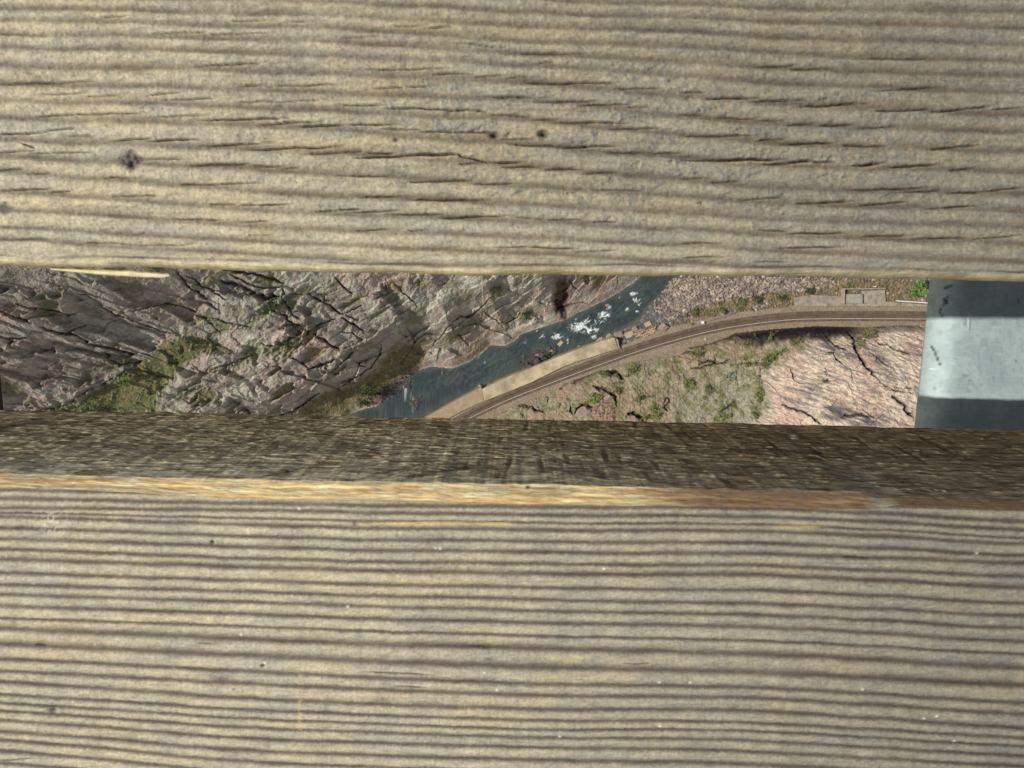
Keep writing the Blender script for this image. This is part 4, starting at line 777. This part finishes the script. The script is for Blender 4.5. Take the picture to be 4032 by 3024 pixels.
# loose stones: gravel bar and riprap, one mass
sm = MB(); r3 = np.random.default_rng(11); ico = bmesh.new(); bmesh.ops.create_icosphere(ico, subdivisions=1, radius=1); iv = np.array([v.co[:] for v in ico.verts]); ifc = [[v.index for v in f.verts] for f in ico.faces]; ico.free()
gp_ = c4((-60,430),(-30,300),(60,200),(400,180),(1300,190),(1440,240),(1200,290),(900,300),(560,370),(260,440),(60,540)); gp_ = np.array(gp_)
cand = r3.uniform(gp_.min(0), gp_.max(0), (5200, 2)); k = inpoly(cand[:, 0], cand[:, 1], [tuple(p) for p in gp_]); cand = cand[k][:2300]
for x, y in cand:
    X0, Y0, Z0 = on_ground(x, y); r = .22+.5*r3.random()**3
    sm.add(iv*(1+.25*r3.normal(size=(len(iv), 1)))*np.array([r, r*r3.uniform(.6, 1), r*.6])+np.array([X0, Y0, Z0+.1]), ifc)
m_pebs = plain_mat('river_cobbles', tuple(S(92,84,78)), tuple(S(190,172,156)), .9, .35, spec=.2)
o = sm.build('river_cobbles', m_pebs); tag(o, 'mass of pink and grey cobbles on the gravel bar beside the river', 'cobbles', kind='stuff')
sm = MB()
for cx_0, cy_0, sx0, sy0, n_ in ((2105,1412,42,20,160),(2160,1385,26,12,60),(1640,1585,22,16,60),(2290,1290,40,14,0),(1900,1525,40,10,26),(1560,1520,50,22,70),(1500,1560,40,20,50)):
    for _ in range(n_):
        x, y = r3.normal(cx_0, sx0*.6), r3.normal(cy_0, sy0*.6); y -= (x-cx_0)*.42
        X0, Y0, Z0 = on_ground(x, y); Z0 = max(Z0, ZG-.1); r = .3+.75*r3.random()**2
        sm.add(iv*(1+.22*r3.normal(size=(len(iv), 1)))*np.array([r, r*r3.uniform(.6, 1), r*.7])+np.array([X0, Y0, Z0]), ifc)
o = sm.build('riprap', plain_mat('dark_riprap', tuple(S(48,44,44)), tuple(S(104,94,88)), .9, .4, spec=.25)); tag(o, 'dark riprap stones heaped at the water edge below the wall', 'stones', kind='stuff')
# driftwood
dw = MB()
for _ in range(26):
    x, y = c3((r3.uniform(1570, 1720), 0))[0][0], 0; y = 1000+(700-(x-2510)*2.212*.25+r3.normal(0, 14))/2.212
    X0, Y0, Z0 = on_ground(x, y); dw.box((X0, Y0, Z0+.35), (r3.uniform(1.5, 4.5), .16, .14), r3.uniform(-.3, 1.2))
o = dw.build('driftwood', plain_mat('bleached_wood', tuple(S(180,140,110)), tuple(S(214,184,150)), .9, 2)); tag(o, 'tangle of bleached driftwood poles lying beyond the end of the wall', 'driftwood', kind='stuff')
for (x, y, h_, lab) in ((330,540,1.2,'white marker box beside the railway bend'),(750,440,1.3,'thin white post at the edge of the scrub strip'),(350,672,1.1,'white stake on the hill side of the track'),(1690,258,1.3,'white post above the small enclosure')):
    p = c4((x, y))[0]; X0, Y0, Z0 = on_ground(*p); mb = MB(); r = .42 if x == 330 else .16
    mb.box((0, 0, h_/2), (r*2, r*2, h_)); mb.box((0, 0, h_+.05), (r*2.5, r*2.5, .1))
    o = mb.build('marker_post', m_white); o.location = (X0, Y0, Z0); tag(o, lab, 'marker post', 'white markers along the railway')
m_stem = plain_mat('twigs', (.08, .06, .04), (.16, .12, .08), .9, 4)
def leaf_mat(name, a, b): return plain_mat(name, tuple(S(*a)), tuple(S(*b)), .8, .9, spec=.15)
LM = [leaf_mat('bright_leaves', (98,108,56), (140,148,84)), leaf_mat('olive_leaves', (92,96,58), (132,130,84)), leaf_mat('dark_leaves', (52,66,42), (88,98,62)), leaf_mat('fresh_tree_leaves', (92,118,68), (132,154,98)), leaf_mat('grey_sage_leaves', (128,134,112), (160,162,138))]
def bush_meshes(seed, mat, n=420):
    r = np.random.default_rng(seed); nc = 9; cen = r.normal(size=(nc, 3))*np.array([.42, .42, .22])+np.array([0, 0, .5]); cr = r.uniform(.18, .42, nc)
    V = []; Fs = []
    for i in range(n):
        k = r.integers(nc); d = r.normal(size=3); d /= np.linalg.norm(d); c_ = cen[k]+d*cr[k]*r.uniform(.5, 1.15); c_[2] = max(c_[2], .03)
        a, b = r.normal(size=3), r.normal(size=3); a /= np.linalg.norm(a); b -= a*a.dot(b); b /= np.linalg.norm(b); L_ = r.uniform(.05, .12)
        j = len(V); V += [c_-a*L_, c_+b*L_*.6, c_+a*L_, c_-b*L_*.6]; Fs.append((j, j+1, j+2, j+3))
    me = bpy.data.meshes.new('foliage'); me.from_pydata([tuple(v) for v in V], [], Fs); me.materials.append(mat)
    mb = MB()
    for i in range(7):
        e = cen[i % nc]; p = [Vector((0, 0, -.3)), Vector(e)*.5+Vector((0, 0, .05)), Vector(e)]
        for q, (s0, s1) in zip(range(2), ((.035, .022), (.022, .008))):
            A, B = p[q], p[q+1]; mb.add([(A.x+s0, A.y, A.z), (A.x-s0*.5, A.y+s0*.86, A.z), (A.x-s0*.5, A.y-s0*.86, A.z), (B.x+s1, B.y, B.z), (B.x-s1*.5, B.y+s1*.86, B.z), (B.x-s1*.5, B.y-s1*.86, B.z)], [(0, 1, 4, 3), (1, 2, 5, 4), (2, 0, 3, 5)])
    so = mb.build('stems', m_stem); st_ = so.data; bpy.data.objects.remove(so); return me, st_
BM = [[bush_meshes(20+5*j+i, m) for i in range(2)] for j, m in enumerate(LM)]
BUSH = [(c4((220,1020)),55,0,'bright green bush nearest the middle of the hillside'),(c4((370,1090)),48,1,'olive bush right of the bright green hillside bush'),(c4((770,1115)),58,0,'vivid yellow-green bush at the foot of the pink slope'),
 (c4((470,1265)),62,0,'bright green bush at the plank edge low on the hillside'),(c4((740,1255)),42,1,'olive bush at the plank edge below the pink slope'),(c4((800,860)),62,1,'dark olive bush with a yellow top on the upper hillside'),
 (c4((895,810)),52,0,'green bush between the olive bush and the cliff'),(c4((1090,690)),46,1,'olive bush right under the dark ledge by the track'),(c4((880,650)),44,1,'green bush hanging on the ledge above the track'),
 (c4((680,860)),40,1,'low olive bush left of the yellow-topped bush'),(c4((1610,640)),60,1,'pale olive bush in the mouth of the dark cleft'),(c4((1590,720)),34,0,'small bright bush just above the dark cleft'),
 (c4((1340,780)),26,2,'small dark bush on the pink rock face'),(c4((1300,1008)),22,2,'tiny dark bush in the middle of the pink face'),(c4((560,970)),48,4,'bleached grey shrub in the middle of the hillside'),
 (c4((560,1195)),36,1,'small olive bush between two bright hillside bushes'),(c4((290,800)),52,1,'yellowish shrub on the low spur beside the track'),(c4((700,700)),40,1,'low olive shrub just under the broken ledge'),
 (c3((1200,1250)),54,0,'green bush above the broken pink rock cluster'),(c3((1690,1390)),60,0,'yellow-green bush right of the dome-shaped boulder'),(c3((1500,1010)),50,1,'olive bush at the end of the dark curved ledge'),
 (c3((1280,1050)),46,1,'low olive shrub on top of the dark curved ledge'),(c3((1600,1250)),52,1,'olive-yellow shrub left of the grey talus'),(c3((1400,1170)),48,1,'yellowish shrub in the hollow below the curved ledge'),
 (c2((1200,1200)),78,2,'dark green bush at the river edge below the left cliff'),(c2((1190,1290)),48,2,'dark shrub overhanging the water below the bigger dark bush'),(c1((1700,760)),56,2,'dark bush at the top of the green gully on the left cliff'),
 (c2((400,450)),56,2,'green bush at the lower end of the black cleft'),(c2((520,780)),52,2,'bush on the shelf under the big grey slab'),(c2((700,680)),34,2,'small bush at the crossing of two joints'),(c1((1080,1110)),52,0,'light green bush in the left cliff gully'),
 (c3((600,520)),50,2,'green bush on the pink riverside ledge'),(c3((330,320)),44,2,'dark green bush in the slanting joint over the river'),(c1((780,1290)),44,0,'yellow-green bush low in the left gully'),(c4((1180,300)),36,2,'dark bush at the corner of the concrete slab'),
 (c4((640,390)),46,1,'greyish green bush in the scrub strip'),(c4((770,350)),40,2,'dark bush at the upper edge of the scrub strip'),(c4((950,350)),36,2,'dark bush left of the concrete slab'),(c4((480,430)),44,1,'olive bush in the scrub strip near the guard rail'),(c4((250,470)),46,1,'olive bush at the gravel end of the scrub strip')]
for i, (p, r, k, lab) in enumerate(BUSH):
    (x, y), = p; X0, Y0, Z0 = on_ground(x, y); sc_ = r/2.0*MP*1.2; fm, sm_ = BM[k][i % 2]
    t = empty('bush', (X0, Y0, Z0)); tag(t, lab, 'bush', 'bushes growing on the gorge slopes'); t.scale = (sc_, sc_, sc_*.8); t.rotation_euler = (0, 0, i*1.3)
    for nm, me in (('foliage', fm), ('stems', sm_)): q = bpy.data.objects.new(nm, me); col.objects.link(q); q.parent = t
# cottonwood by the platform
fm, sm_ = bush_meshes(77, LM[3], 1500); X0, Y0, Z0 = on_ground(*c4((2075,295))[0]); t = empty('tree', (X0, Y0, Z0)); t.scale = (5.6, 5.6, 6.5); tag(t, 'light green leafy tree beside the platform, half hidden by the steel beam', 'tree')
q = bpy.data.objects.new('crown', fm); col.objects.link(q); q.parent = t; q = bpy.data.objects.new('trunk', sm_); col.objects.link(q); q.parent = t
#TERRAIN_END#
# ------------------------------------------------------------------ sun, sky, added shading cable
SX, SY = 1.0, .088
sd = Vector((SX, -SY, -1)).normalized()                    # direction the light travels
sun = bpy.data.objects.new('sun', bpy.data.lights.new('sun', 'SUN')); col.objects.link(sun)
sun.data.energy = 4.2; sun.data.angle = math.radians(.53); sun.data.color = (1, .955, .88)
sun.rotation_euler = sd.to_track_quat('-Z', 'Y').to_euler()
elev = math.asin(-sd.z); az = math.atan2(-sd.x, -sd.y)
w = bpy.data.worlds.new('World'); bpy.context.scene.world = w; w.use_nodes = True
nt = w.node_tree; bg = nt.nodes['Background']; sk = nt.nodes.new('ShaderNodeTexSky'); sk.sky_type = 'NISHITA'; sk.sun_disc = False
sk.sun_elevation = elev; sk.sun_rotation = az; sk.altitude = 1800
hs = nt.nodes.new('ShaderNodeHueSaturation'); hs.inputs['Saturation'].default_value = .42; nt.links.new(sk.outputs['Color'], hs.inputs['Color']); nt.links.new(hs.outputs['Color'], bg.inputs['Color']); bg.inputs['Strength'].default_value = .15
cz = 20.; cx_ = .305-cz*SX  # unseen cable, placed so its soft shadow darkens the planks' right side
cm = plain_mat('added_shade_cable_wire', (.25, .26, .27), (.4, .41, .42), .5, 40, metal=.6)
mb = MB(); n = 32; L = 60
ring = [(.12*math.cos(a), .12*math.sin(a)) for a in np.linspace(0, 2*math.pi, n, endpoint=False)]
ys = np.linspace(-L, L, 61)
mb.add([(r[0], y, r[1]+.0015*y*y*.3) for y in ys for r in ring], [(i*n+j, i*n+(j+1) % n, (i+1)*n+(j+1) % n, (i+1)*n+j) for i in range(60) for j in range(n)])
o = mb.build('added_shade_cable', cm, None, True); o.location = (cx_, 0, cz)
tag(o, 'thick grey suspension cable added out of view high above the deck to shade the planks', 'cable')
# ------------------------------------------------------------------ camera
cam = bpy.data.cameras.new('camera'); co = bpy.data.objects.new('camera', cam); col.objects.link(co)
cam.sensor_width = 36; cam.sensor_fit = 'HORIZONTAL'; cam.lens = 36*F/4032; cam.clip_start = .01; cam.clip_end = 5000
co.matrix_world = Matrix.Translation((0, 0, H)) @ M3.to_4x4()
cam.dof.use_dof = True; cam.dof.focus_distance = .45; cam.dof.aperture_fstop = (cam.lens/1000)/.00035
sc = bpy.context.scene; sc.camera = co
sc.view_settings.view_transform = 'Standard'; sc.view_settings.look = 'None'; sc.view_settings.exposure = 0; sc.view_settings.gamma = 1
